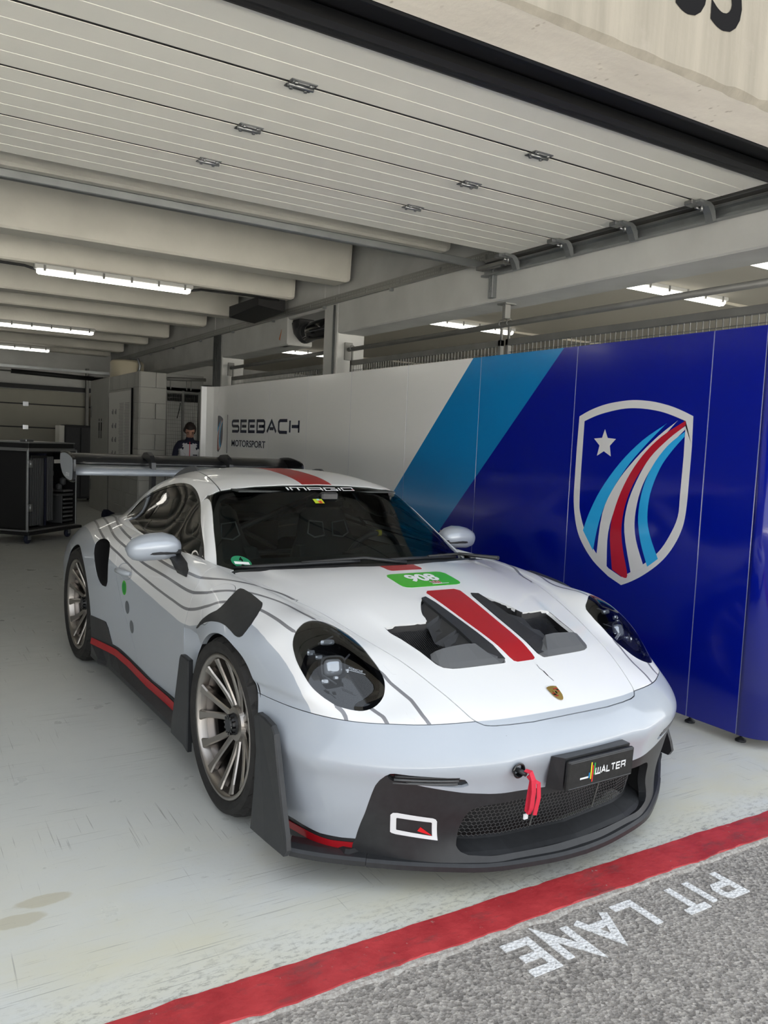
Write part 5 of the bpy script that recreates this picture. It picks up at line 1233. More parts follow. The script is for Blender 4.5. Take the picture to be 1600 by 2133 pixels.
# scratch marks on the hood
mb=MB()
pts=[(.715,.032),(.735,.028),(.75,.034),(.775,.034),(.80,.040)]
for (xa,ya),(xb,yb),w_ in zip(pts[:-1],pts[1:],(.0008,.0012,.0022,.001)):
    mb.add([tuple(on_top(xa,ya-w_,bvhH,.0008)),tuple(on_top(xb,yb-w_,bvhH,.0008)),tuple(on_top(xb,yb+w_,bvhH,.0008)),tuple(on_top(xa,ya+w_,bvhH,.0008))],[(0,1,2,3)])
part(mb,'hood_scratch','ink',ho,False)
# ---- hood outlets
for s in (-1,1):
    H=lambda x,y,o: on_top(x,s*y,bvhH,0)+Vector((0,0,o))
    # dark shaft walls
    ring=[H(x,y,-.0) for x,y in VENT]; low=[H(x,y,-.11) for x,y in VENT]
    root=part(MB().loft([[tuple(p) for p in ring],[tuple(p) for p in low]],cap=False),'vent_shaft','black_matt',car)
    mb=MB(); mb.add([tuple(p) for p in low],[tuple(range(len(low)))]); part(mb,'shaft_floor','black_matt',root)
    # mesh grille sunk in the opening
    mb=MB(); gx=np.arange(.375,.64,.0085)
    def mz(x,y): return H(x,y,-.030-.05*(x-.37)/.27)
    for x in gx:
        y0,y1=(.10+.0*(x),.425-.045*(x-.36)/.24)
        P=[mz(x,y) for y in np.linspace(y0,y1,7)]
        for a,b in zip(P[:-1],P[1:]): mb.add([tuple(a+Vector((-.0012,0,0))),tuple(b+Vector((-.0012,0,0))),tuple(b+Vector((.0012,0,.001))),tuple(a+Vector((.0012,0,.001)))],[(0,1,2,3)])
    for y in np.arange(.105,.42,.0085):
        P=[mz(x,y) for x in np.linspace(.375,.64,6)]
        for a,b in zip(P[:-1],P[1:]):
            if y>.425-.045*(b.x-.36)/.24: continue
            mb.add([tuple(a+Vector((0,-.0012,.001))),tuple(b+Vector((0,-.0012,.001))),tuple(b+Vector((0,.0012,.001))),tuple(a+Vector((0,.0012,.001)))],[(0,1,2,3)])
    o=part(mb,'vent_mesh','black_plastic',root,False); o['kind']='stuff'
    # inner fin: long black band beside the stripe
    IN=[(.197,.121),(.25,.110),(.348,.101),(.498,.090),(.595,.085),(.668,.086)]; OU=[(.212,.152),(.27,.158),(.36,.160),(.47,.160),(.565,.166),(.655,.200)]
    a=[H(x,y,.004) for x,y in IN]; b=[H(x,y,.007) for x,y in OU]; c=[H(x,y,-.028) for x,y in OU]; d=[H(x,y,-.03) for x,y in IN]
    part(MB().loft([[tuple(p),tuple(q),tuple(r),tuple(t)] for p,q,r,t in zip(a,b,c,d)]),'vent_fin','black_plastic',root)
    for (x0,x1,x2,yb) in ((.232,.345,.375,.235),(.36,.46,.495,.262),(.475,.560,.585,.262)):
        P=[H(x0,.150,-.002),H(x1,.158,-.002),H(x2,yb-.035,-.050),H(x2-.035,yb,-.046),H((x0+x2)/2-.03,yb-.012,-.020)]
        Q=[p+Vector((0.010,-s*.012,-.012)) for p in P]
        part(MB().loft([[tuple(p) for p in P],[tuple(p) for p in Q]]),'vent_vane','black_plastic',root)
    # front lip
    O=[(.607,.384),(.645,.373),(.667,.343),(.675,.289),(.681,.20),(.684,.120),(.668,.088)]; R=[(.590,.377),(.598,.362),(.603,.335),(.604,.285),(.603,.225),(.603,.180),(.606,.160)]
    a=[H(x,y,.002) for x,y in O]; b=[H(x,y,z) for (x,y),z in zip(R,(.006,.018,.026,.028,.028,.024,.004))]; c=[H(x-.006,y,-.06) for x,y in R]; d=[H(x,y,-.06) for x,y in O]
    m1=[p.lerp(q,.25)+Vector((0,0,.001)) for p,q in zip(a,b)]
    part(MB().loft([[tuple(v) for v in t] for t in zip(a,m1,b,c,d)]),'vent_lip','greytrim',root)
# ---- lower grille, air guide and mouth
mb=MB(); GX0=.86
GXI=([0,.28,.38,.43,.47],[.962,.935,.905,.875,.84])
def gr_x(y): return float(np.interp(abs(y),*GXI))
pit=.0155; rr_=pit/math.sqrt(3)
def hexwire(mb):
    r=0; z=.152
    while z<.306:
        y=-.455+(pit/2 if r%2 else 0)
        while y<.455:
            P=[(y+rr_*math.sin(k*PI/3),z+rr_*math.cos(k*PI/3)) for k in range(6)]
            for k in (0,1,2):
                (ya,za),(yb,zb)=P[k],P[k+1]; ty,tz=yb-ya,zb-za; l=math.hypot(ty,tz); ny,nz=-tz/l*.0011,ty/l*.0011
                xa=gr_x(ya)-(.30-za)*.25; xb=gr_x(yb)-(.30-zb)*.25
                mb.add([(xa,ya-ny,za-nz),(xb,yb-ny,zb-nz),(xb,yb+ny,zb+nz),(xa,ya+ny,za+nz)],[(0,1,2,3)])
            y+=pit
        z+=rr_*1.5; r+=1
hexwire(mb); gm=part(mb,'grille_mesh',mat('grille wire',(.07,.07,.072),.45),car,False); gm['kind']='stuff'
for y in (-.155,.155): part(MB().loft([[(gr_x(y)-(.30-z)*.25+o,y-.0018,z) for z,o in ((.165,.002),(.302,.002),(.302,.006),(.165,.006))],[(gr_x(y)-(.30-z)*.25+o,y+.0018,z) for z,o in ((.165,.002),(.302,.002),(.302,.006),(.165,.006))]]),'grille_post','galvdull',car)
ys=np.linspace(-.485,.485,25)
part(MB().loft([[(gr_x(y)-.13,y,z) for z in (.10,.32)] for y in ys],closed=False,cap=False),'radiator_core','black_matt',car)
part(MB().loft([[(gr_x(y)-.040,y,.156),(gr_x(y)-.030,y,.149),(float(np.interp(abs(y),[0,.28,.42,.47],[.985,.958,.91,.88])),y,.128),(float(np.interp(abs(y),[0,.28,.42,.47],[1.004,.976,.928,.893])),y,.119)] for y in ys],closed=False,cap=False,smooth=False),'air_guide','black_plastic',car)
part(MB().loft([[(gr_x(y)-.10,y,.315),(float(np.interp(abs(y),[0,.28,.42,.47],[.975,.955,.92,.89])),y,.302)] for y in ys],closed=False,cap=False),'mouth_roof','black_matt',car)
for s in (-1,1): part(MB().loft([[(x,s*.478,.10),(x,s*.478,.32)] for x in (.70,.80,.885)],closed=False,cap=False),'mouth_side','black_matt',car)
# ---- front splitter and corner pieces
SP=[(1.043,0,.080),(1.038,.09,.080),(1.028,.18,.082),(1.001,.32,.084),(.970,.418,.086),(.915,.522,.088),(.857,.618,.090),(.802,.698,.092),(.746,.772,.094),(.690,.845,.097),(.648,.898,.102),(.622,.938,.110)]
def spsec(x,y,z,n,s,w_=.10):
    I=(x-n[0]*w_,y-n[1]*w_); J=(x-n[0]*.045,y-n[1]*.045)
    return [(x,s*y,z),(x-.0*n[0],s*y,z+.016),(x-n[0]*.010,s*(y-n[1]*.010),z+.024),(J[0],s*J[1],z+.026),(I[0],s*I[1],z+.020 if y>.5 else z+.036),(I[0],s*I[1],z-.004)]
def spn(i,P):
    a=np.array(P[max(i-1,0)][:2]); b=np.array(P[min(i+1,len(P)-1)][:2]); t=b-a; n=np.array([t[1],-t[0]]); return n/np.linalg.norm(n)
P=[tuple(q) for q in smooth2([np.array(p) for p in SP],False,4)]
cut=next(i for i,p in enumerate(P) if p[1]>.722)
mid=[spsec(*P[i],spn(i,P) if i else (1,0),-1) for i in range(cut,0,-1)]+[spsec(*P[i],spn(i,P) if i else (1,0),1) for i in range(cut+1)]
part(MB().loft(mid,smooth=False),'front_splitter','black_plastic')
for s in (-1,1): part(MB().loft([spsec(*((P[i][0]-.002,)+P[i][1:]),spn(i,P),s) for i in range(cut,len(P))]),'splitter_corner','black_plastic')
FIN=smooth([(.352,.500),(.385,.522),(.437,.521),(.500,.512),(.524,.49),(.540,.449),(.580,.352),(.617,.261),(.649,.190),(.660,.150),(.642,.124),(.518,.120),(.392,.114),(.396,.257),(.390,.40)],1)
for s in (-1,1):
    yf=lambda x,z: .938+(.52-z)*.05-max(0,x-.5)*.04
    part(MB().loft([[(x,s*yf(x,z),z) for x,z in FIN],[(x-.004*(x-.5),s*(yf(x,z)+.016),z) for x,z in FIN],[(.5+(x-.5)*.93,s*(yf(x,z)+.020),.31+(z-.31)*.975) for x,z in FIN]]),'corner_blade','black_plastic')
    BL=[(-.47,.505),(-.46,.52),(-.435,.522),(-.36,.518),(-.353,.323),(-.350,.120),(-.40,.132),(-.568,.134),(-.560,.196),(-.515,.34)]
    part(MB().loft([[(x,s*.920,z) for x,z in BL],[(x,s*.938,z) for x,z in BL],[(-.45+(x+.45)*.94,s*.942,.33+(z-.33)*.97) for x,z in BL]]),'arch_blade','black_plastic')
    part(MB().tube([(-.40,s*.80,.43),(-.40,s*.925,.43)],.018,8),'blade_strut','black_matt')
    part(MB().loft([[(-.602,s*.876,z),(-.52,s*(.868-.01*k),z),(-.44,s*(.845-.02*k),z),(-.395,s*.79,z)] for k,z in ((0,.13),(0,.35),(0,.52),(0,.585),(.3,.612))],closed=False,cap=False,smooth=True),'fender_recess','grey_paint')
# ---- sill
XS=[-2.06,-1.9,-1.80,-1.70,-1.5,-1.2,-.9,-.65,-.46]
def zt(x): return float(np.interp(x,[-2.06,-1.771,-1.67,-1.444,-1.153,-.778,-.40],[.245,.25,.252,.232,.209,.209,.21]))
def yb(x,z):
    h=bvhB.ray_cast(Vector((x,2,z)),Vector((0,-1,0))); return h[0].y if h[0] else .86
for s in (-1,1):
    k_=orient(sk.side(s)); k_.offset(.004).build('skirt_cover',MT['black_plastic'],car,.008)
    Q=[]; Rr=[]
    for x in XS:
        z=zt(x); y=yb(x,max(z,.245))+.004; yl=.912 if x>-1.9 else .94
        Q.append([(x,s*(y-.02),z),(x,s*y,z-.004),(x,s*(y+.006),z-.045),(x,s*(yl-.004),.145),(x,s*yl,.125),(x,s*(yl-.01),.112),(x,s*.80,.125)])
        Rr.append([(x,s*(y+.0025),z-.009),(x,s*(y+.0085),z-.046)])
    part(MB().loft(Q),'side_skirt','black_plastic')
    mbr=MB().loft([[(a[0],a[1]+s*.002,a[2]),(b[0],b[1]+s*.002,b[2])] for a,b in Rr],closed=False,cap=False); part(mbr,'red_sill_stripe','red')
# ---- wheels
def wheel(x,y,s,Rr,Rt,Wd,zc):
    """s=+1: outer face towards +y"""
    root=bpy.data.objects.new('wheel',None); COL.objects.link(root); root.parent=car; root.location=(x,0,zc)
    Y=lambda o: s*(y+o)
    # tyre
    n=144; mb=MB(); prof=[(Rr-.006,-.016),(Rr+.003,-.004),(Rr+.012,.004),(Rr+(Rt-Rr)*.45,.012),(Rr+(Rt-Rr)*.72,.004),(Rt-.012,-.012),(Rt-.004,-.024),(Rt-.001,-.045)]
    for g in (.085,.14,.20): 
        if g<Wd-.05: prof+=[(Rt,-g+.012),(Rt-.007,-g+.009),(Rt-.007,-g-.0),(Rt,-g-.003)]
    prof+=[(Rt-.001,-Wd+.045),(Rt-.01,-Wd+.015),(Rr+(Rt-Rr)*.5,-Wd-.005),(Rr-.006,-Wd+.02)]
    m=len(prof); PV=[]; 
    for k in range(n):
        a=2*PI*k/n; grv=(k%6==0)
        for j,(r,h) in enumerate(prof):
            if grv and 5<=j<=7: r-=.0065
            PV.append((r*math.cos(a),Y(h-(.0 if not grv or j<5 else .0)),r*math.sin(a)))
    FF=[(k*m+j,k*m+j+1,((k+1)%n)*m+j+1,((k+1)%n)*m+j) for k in range(n) for j in range(m-1)]
    mb.add(PV,FF,0,False); part(mb,'tyre','rubber',root)
    ty=root.children[0]
    for a0,txt in ((-PI*.5,'P ZERO TROFEO'),(PI*.5,'P ZERO TROFEO')) if False else (): pass
    mb=MB()
    for k in range(28):
        a=-2.2+k*.045 if k<14 else .6+(k-14)*.045
        if k%5==4: continue
        r0,r1=Rr+(Rt-Rr)*.32,Rr+(Rt-Rr)*.55
        mb.add([((r0)*math.cos(a),Y(.0115),r0*math.sin(a)),(r0*math.cos(a+.03),Y(.0115),r0*math.sin(a+.03)),(r1*math.cos(a+.03),Y(.0135),r1*math.sin(a+.03)),(r1*math.cos(a),Y(.0135),r1*math.sin(a))],[(0,1,2,3)])
    part(mb,'sidewall_marks','black_plastic',ty,False) if False else None
    # rim barrel and flange
    mb=MB().lathe([(q,Y(h)) for q,h in ((Rr-.010,-.022),(Rr,-.012),(Rr+.002,-.003),(Rr-.003,.001),(Rr-.014,-.002),(Rr-.020,-.018),(Rr-.024,-.040))],72)
    part(MB().lathe([(q,Y(h)) for q,h in ((Rr-.024,-.040),(Rr-.040,-.060),(Rr-.040,-.085),(Rr-.030,-.10),(Rr-.036,-Wd+.06),(Rr-.012,-Wd+.02),(Rr,-Wd+.01))],72),'rim_barrel','barrel',root)
    # twin spokes
    for k in range(7):
        ph=math.radians(175+k*360/7)*(1 if s<0 else -1)+(0 if s<0 else PI)
        for sg in (-1,1):
            secs=[]
            for t in np.linspace(0,1,7):
                r=.058+(Rr-.022-.058)*t; de=math.radians(7.5+5.4*t**1.3)*sg; yo=-.058+.050*t**1.6-.012*(1-t)**2; w_=.030-.003*math.sin(t*PI)+(.012*(t-.85)/.15 if t>.85 else 0); dp=.042-.012*t
                c=Vector((r*math.cos(ph+de),0,r*math.sin(ph+de))); tn=Vector((-math.sin(ph+de),0,math.cos(ph+de)))
                e=.0045
                secs.append([tuple(c+tn*a+Vector((0,Y(yo)+s*b,0))) for a,b in ((-w_/2+e,0),(w_/2-e,0),(w_/2,-.006),(w_/2*.7,-dp),(-w_/2*.7,-dp),(-w_/2,-.006))])
            mb.loft(secs,smooth=False)
    mb.lathe([(.0,Y(-.055)),(.050,Y(-.055)),(.066,Y(-.058)),(.074,Y(-.075)),(.074,Y(-.11)),(0,Y(-.11))],42,smooth=False)
    part(mb,'rim','rim',root)
    # centre lock
    cl_=part(MB().lathe([(0,Y(-.028)),(.026,Y(-.028)),(.030,Y(-.034)),(.036,Y(-.036)),(.040,Y(-.042)),(.044,Y(-.058)),(0,Y(-.058))],30,smooth=False),'centre_lock','black_plastic',root)
    mb=MB()
    for k in range(12):
        a=2*PI*k/12; M_=Matrix.Rotation(-a,4,'Y'); mb.box((.030,min(Y(-.030),Y(-.05)),-.004),(.041,max(Y(-.030),Y(-.05)),.004),0,M_)
    part(mb,'lock_tooth','black_gloss',cl_)
    part(MB().lathe([(.085,Y(-.120)),(.212,Y(-.120)),(.212,Y(-.152)),(.085,Y(-.152))],48,smooth=False,closed=True),'brake_disc','disc',root)
    sec=[]
    for a in np.linspace(-.55,.55,9):
        aa=a+(PI if x>-1 else 0)
        sec.append([(r*math.cos(aa),Y(h),r*math.sin(aa)) for r,h in ((.135,-.105),(.212,-.10),(.222,-.12),(.222,-.18),(.212,-.20),(.135,-.195))])
    part(MB().loft(sec),'brake_caliper','black_gloss',root)
    part(MB().lathe([(0,Y(-.15)),(Rr-.045,Y(-.155)),(Rr-.045,Y(-.17)),(0,Y(-.17))],32),'brake_shield','liner',root)
for s in (-1,1):
    wheel(0,.934,s,.280,.348,.26,.347); wheel(-2.457,.934,s,.286,.366,.32,.365)
    for (x,zc,r,w0) in ((0,.346,.376,.60),(-2.457,.362,.397,.56)):
        sec=[]
        for a in np.linspace(-.35,PI+.35,25):
            sec.append([(x+r*math.cos(a),s*w0,zc+r*math.sin(a)),(x+r*math.cos(a),s*.915,zc+r*math.sin(a))])
        mb=MB().loft(sec,closed=False,cap=False); n_=25; mb.lathe([(0,s*(w0-.0)),(r,s*(w0-.0))],24,c=(x,0,zc)); part(mb,'wheel_arch_liner','liner')
# flat black underbody
part(MB().bbox((-3.3,-.80,.13),(-2.9,.80,.20),.01).bbox((-2.0,-.82,.12),(-.42,.82,.17),.01).bbox((.42,-.78,.105),(.72,.78,.13),.01).bbox((-2.9,-.5,.13),(.8,.5,.18),.01),'underbody','black_matt')
# ---- mirrors
for s in (-1,1):
    secs=[]
    for y,h,zc,ax in ((.792,.012,.925,.02),(.80,.034,.928,.05),(.83,.050,.936,.072),(.88,.0585,.941,.083),(.94,.058,.938,.082),(.985,.055,.932,.074),(1.02,.044,.927,.058),(1.04,.027,.923,.036),(1.048,.006,.92,.012)):
        ring=[]
        for k in range(24):
            t=2*PI*k/24; cx_=math.cos(t); sy_=math.sin(t); xx=(ax*cx_ if cx_>0 else .028*cx_); e=.85
            ring.append((-.935+xx,s*y,zc+h*math.copysign(abs(sy_)**e,sy_)*(1.28 if sy_<0 else 1.)))
        secs.append(ring)
    mr=part(MB().loft(secs,smooth=True),'mirror_housing','silver_paint')
    secs=[]
    for y,w_ in ((.985,.004),(.94,.011),(.88,.015),(.83,.018),(.80,.018)):
        zc=float(np.interp(y,[.80,.88,.94,.985],[.906,.905,.903,.902])); xf=float(np.interp(y,[.80,.83,.88,.94,.985],[.048,.062,.073,.073,.060]))
        secs.append([(-.935+xf-.06,s*y,zc-w_),(-.935+xf-.018,s*y,zc-w_*1.2),(-.935+xf+.003,s*y,zc-w_*.2),(-.935+xf+.006,s*y,zc+w_*.8),(-.935+xf-.06,s*y,zc+w_*.5)])
    part(MB().loft(secs),'mirror_trim','black_plastic',mr)
    part(MB().loft([[(-.90,s*.85,.885),(-.955,s*.85,.885),(-.955,s*.795,.895),(-.90,s*.795,.895)],[(-.80,s*.852,.868),(-.88,s*.852,.868),(-.88,s*.802,.872),(-.80,s*.802,.872)],[(-.70,s*.862,.842),(-.80,s*.860,.842),(-.80,s*.812,.850),(-.70,s*.815,.850)],[(-.665,s*.852,.822),(-.79,s*.850,.822),(-.79,s*.80,.83),(-.665,s*.80,.83)]]),'mirror_stalk','black_plastic',mr)
    part(MB().bbox((-.966,min(s*.815,s*1.02),.893),(-.958,max(s*.815,s*1.02),.972),.004),'mirror_glass','chrome',mr)
# ---- rear wing
wg=bpy.data.objects.new('rear_wing',None); COL.objects.link(wg); wg.parent=car; wg.location=(-3.1,0,1.2)
def wpart(mb,name,m):
    for i,p in enumerate(mb.v): mb.v[i]=(p[0]+3.1,p[1],p[2]-1.2)
    return part(mb,name,m,wg)
AF=[(-2.915,1.188),(-2.925,1.205),(-2.97,1.220),(-3.05,1.229),(-3.14,1.230),(-3.19,1.233),(-3.19,1.226),(-3.14,1.214),(-3.05,1.192),(-2.97,1.170),(-2.93,1.165),(-2.917,1.174)]
wpart(MB().loft([[(a,y,c) for a,c in AF] for y in np.linspace(-.860,.860,9)],smooth=True),'main_plane','silver_paint')
FL=[(-3.12,1.236),(-3.13,1.256),(-3.17,1.284),(-3.22,1.302),(-3.27,1.311),(-3.27,1.304),(-3.22,1.288),(-3.17,1.260),(-3.135,1.232)]
wpart(MB().loft([[(a,y,c) for a,c in FL] for y in np.linspace(-.860,.860,9)],smooth=True),'upper_flap','carbon')
EP=smooth([(-3.29,1.245),(-3.285,1.305),(-3.26,1.318),(-3.13,1.326),(-3.00,1.314),(-2.89,1.288),(-2.868,1.25),(-2.872,1.14),(-2.90,1.122),(-2.96,1.117),(-3.09,1.130),(-3.21,1.165)],2)
EP=[(a*1.0,c) for a,c in EP]
for s in (-1,1):
    wpart(MB().loft([[(a,s*.860,c) for a,c in EP],[(a,s*.875,c) for a,c in EP],[(-3.08+(a+3.08)*.97,s*.879,1.23+(c-1.23)*.95) for a,c in EP]]),'endplate','black_gloss')
    wpart(MB().prism([(-3.08+(a+3.08)*.93,s*.8795,1.23+(c-1.23)*.88) for a,c in EP],(0,s*.001,0)),'endplate_panel','silver_paint')
    V,F=font_mesh('GT3 RS',.034,.001,1.,.25); wpart(MB().add([(-2.95-s*a*-1. if s>0 else -3.03+a*1.,s*.8812,1.155+b) for a,b,_ in V],F),'endplate_lettering','white_vinyl')
    NK=[(-2.93,.86),(-2.985,1.06),(-2.975,1.18),(-2.985,1.25),(-3.02,1.287),(-3.08,1.306),(-3.15,1.308),(-3.19,1.290),(-3.19,1.232)]
    sec=[]
    for i,(a,c) in enumerate(NK):
        p0=Vector((*NK[max(i-1,0)],0)); p1=Vector((*NK[min(i+1,len(NK)-1)],0)); t=(p1-p0).normalized(); n=Vector((t.y,-t.x,0)); w_=.030 if i<6 else .022
        sec.append([(a+n.x*w_,s*.30-.016,c+n.y*w_),(a+n.x*w_,s*.30+.016,c+n.y*w_),(a-n.x*w_,s*.30+.016,c-n.y*w_),(a-n.x*w_,s*.30-.016,c-n.y*w_)])
    wpart(MB().loft(sec),'swan_neck','carbon')
    # roof fins
    fz=lambda x:(on_top(x,s*.425,bvhC,0)).z
    xsf=np.linspace(-2.14,-1.70,9); hh=[0,.012,.020,.026,.030,.033,.034,.030,.002]
    part(MB().loft([[(x,s*.418,fz(x)-.01),(x,s*.418,fz(x)+h),(x,s*.432,fz(x)+h),(x,s*.432,fz(x)-.01)] for x,h in zip(xsf,hh)]),'roof_fin','greytrim')
part(MB().loft([[(-2.5,y,on_top(-2.62,y,None).z-.01 if False else .90),(-2.9,y,.905),(-3.2,y,.875),(-3.38,y,.84)] for y in np.linspace(-.5,.5,5)],closed=False,cap=False),'engine_lid','carbon')
# ---- number plate carrier, tow eye and strap
MT['plate_black']=mat('black number plate',(.018,.018,.018),.35,noise=(60,.3))
pb=part(MB().loft([[(1.00,-.175,.335),(1.00,.175,.335),(1.02,.175,.452),(1.02,-.175,.452)],[(1.062,-.158,.345),(1.062,.158,.345),(1.068,.158,.458),(1.068,-.158,.458)]]),'plate_carrier','black_plastic')
PM=Matrix.Translation((1.078,0,.400))@Matrix.Rotation(math.radians(3),4,'Y')
np_=part(MB().bbox((-.008,-.160,-.0515),(.008,.160,.0515),.004,0,PM),'number_plate','plate_black',pb)
part(MB().bbox((.0075,-.152,-.046),(.0090,.152,-.0435),.0005,0,PM).bbox((.0075,-.152,.0435),(.0090,.152,.046),.0005,0,PM),'plate_edge','greytrim',np_)
def pp(V,F,y0,z0,name,m,k=1.,sh=0.):
    part(MB().add([tuple(PM@Vector((.0092,y0+a*k+sh*b,z0+b*k))) for a,b,*_ in V],F),name,m,np_,False)
V,F,wd=stroke_text('WALTER',.0285,.027,.0035,.0052,{'W':1.15,'L':.85}); kx=.150/wd
pp([(a*kx,b) for a,b,_ in V],F,-.032,-.014,'plate_lettering','white_vinyl')
for y,z0,z1,c in ((-.060,-.020,-.001,(.01,.25,.60)),(-.052,-.025,.034,(.85,.72,.02)),(-.0440,-.036,.022,(.75,.03,.02)),(-.0365,-.012,.030,(.03,.35,.08))):
    pp([(-.0026,z0),(.0026,z0),(.0026,z1),(-.0026,z1)],[(0,1,2,3)],y,0,'plate_bar',mat('plate bar',c,.5))
pp([(-.103,-.019),(-.064,-.019),(-.064,-.0125),(-.103,-.0125)],[(0,1,2,3)],0,0,'plate_bar','white_vinyl')
tx,ty_,tz=1.0,-.31,.425
te=part(MB().lathe([(.026,tx+.013),(.024,tx+.016),(.019,tx+.014),(.018,tx-.02),(0,tx-.02)],24,'x',c=(0,ty_,tz)),'tow_eye','black_gloss')
part(MB().tube([(tx-.01,ty_,tz),(tx+.035,ty_+.01,tz-.006)],.0085,10),'tow_pin','black_plastic',te)
def ribbon(P,w_,m,name,parent):
    secs=[]
    for i,p in enumerate(P):
        p=Vector(p); t=(Vector(P[min(i+1,len(P)-1)])-Vector(P[max(i-1,0)])).normalized(); a=Vector((.15,1,0)); a=(a-t*a.dot(t)).normalized(); n=t.cross(a)*.0016
        secs.append([tuple(p+a*w_/2+n),tuple(p-a*w_/2+n),tuple(p-a*w_/2-n),tuple(p+a*w_/2-n)])
    return part(MB().loft(secs),name,m,parent)
ribbon([(tx+.030,ty_+.010,tz+.006),(tx+.048,ty_+.018,tz+.004),(tx+.056,ty_+.024,tz-.02),(tx+.058,ty_+.026,tz-.06),(tx+.056,ty_+.022,tz-.115),(tx+.050,ty_+.018,tz-.135),(tx+.040,ty_+.018,tz-.128),(tx+.038,ty_+.026,tz-.08),(tx+.038,ty_+.034,tz-.03),(tx+.034,ty_+.022,tz-.012)],.017,'red_strap','tow_strap',te)
ribbon([(tx+.050,ty_+.03,tz-.025),(tx+.062,ty_+.042,tz-.032),(tx+.064,ty_+.044,tz-.08),(tx+.060,ty_+.034,tz-.138)],.015,'red_strap','tow_strap',te)
part(MB().bbox((tx+.03,ty_+.012,tz-.160),(tx+.036,ty_+.03,tz-.142),.001),'strap_tag','white_vinyl',te)
# white frame emblem with red corner on the black fascia
def frmap(off=.0015):
    A=[Vector((.817,-.678,.286)),Vector((.888,-.540,.263)),Vector((.860,-.528,.181)),Vector((.804,-.665,.205))]
    def fn(u,v):      # u 0..1 left-right, v 0..1 down-up
        p=(A[0]*(1-u)+A[1]*u)*v+(A[3]*(1-u)+A[2]*u)*(1-v); h=bvhB.ray_cast(Vector((2,p.y,p.z)),Vector((-1,0,0))); n=h[1] if h[1].x>0 else -h[1]; return h[0]+n*off
    return fn
fm=frmap(); O=[(.0,.06),(.0,.86),(.05,.97),(.14,1.),(.90,.97),(.97,.93),(1.,.84),(1.,.0),(.10,.0),(.03,.02)]; I=[(.12,.22),(.12,.72),(.125,.76),(.15,.77),(.86,.77),(.88,.76),(.885,.72),(.885,.16),(.15,.21),(.13,.21)]
Vv,Fv=fine(O+I,[(i,(i+1)%10,10+(i+1)%10,10+i) for i in range(10)],.08); fe=part(MB().add([tuple(fm(a,b)) for a,b in Vv],Fv),'frame_emblem','white_vinyl',car,False)
Vv,Fv=fine([(.56,.30),(.63,.50),(.87,.20),(.87,.17)],[(0,1,2,3)],.08); part(MB().add([tuple(fm(a,b)) for a,b in Vv],Fv),'emblem_corner',mat('bright red vinyl',(.75,.015,.02),.4),fe,False)
# ---- wipers
def wp(y,z,off): 
    h=bvhC.ray_cast(Vector((1,y,z)),Vector((-1,0,0))); n=h[1] if h[1].x>0 else -h[1]; return h[0]+n*off
for (ya,yb_,yc) in ((-.66,-.12,.10),(.02,.58,.68)):
    wpz=lambda y:.905-.045*(abs(y)/.7)**2-.002
    bl=part(MB().tube([wp(y,wpz(y),.012) for y in np.linspace(ya,yb_,9)],[.006]+[.0095]*7+[.006],8),'wiper_blade','black_plastic')
    part(MB().tube([wp((ya+yb_)/2,wpz((ya+yb_)/2),.022),wp(yb_+.02,wpz(yb_)+.0,.03),Vector((-.27,yc,.905))],[.006,.008,.011],8),'wiper_arm','black_plastic',bl)
# ---- cabin interior
part(MB().bbox((-2.6,-.70,.19),(-.45,.70,.23),.01).box((-2.7,-.55,.2),(-2.62,.55,.86)).box((-2.6,.70,.2),(-.55,.72,.84)).box((-2.6,-.72,.2),(-.55,-.70,.84)).box((-.47,-.7,.2),(-.45,.7,.82)),'cabin_tub','dash')
part(MB().loft([[(-.36-.35*(y/.7)**2,y,.835),(-.62-.14*(y/.7)**2,y,.868),(-.80,y,.872),(-.90,y,.84),(-.93,y,.70),(-.86,y,.60),(-.40,y,.60)] for y in np.linspace(-.66,.66,11)]),'dashboard','dash')
part(MB().loft([[(-.80,y,.868),(-.84,y,.868+.045*math.cos((y-.37)/.24*PI/2)),(-.95,y,.86+.04*math.cos((y-.37)/.24*PI/2)),(-.95,y,.80),(-.8,y,.80)] for y in np.linspace(.14,.60,9)]),'instrument_hood','dash')
sw_=part(MB().tube([(-1.0+.055*math.sin(t),.37+.175*math.cos(t),.80+.165*math.sin(t)) for t in np.linspace(0,2*PI,33)],.015,10,cap=False).tube([(-1.0,.20,.80),(-.97,.37,.80),(-1.0,.54,.80)],.014,8).tube([(-.97,.37,.80),(-1.04,.37,.65)],.014,8).tube([(-.97,.37,.80),(-.80,.37,.76)],.03,10),'steering_wheel','black_plastic')
part(MB().tube([(-.944+.006*abs(k),.37+k*.022,.966) for k in (-.6,0,.6)],.0175,10),'centre_mark','yellow',sw_)
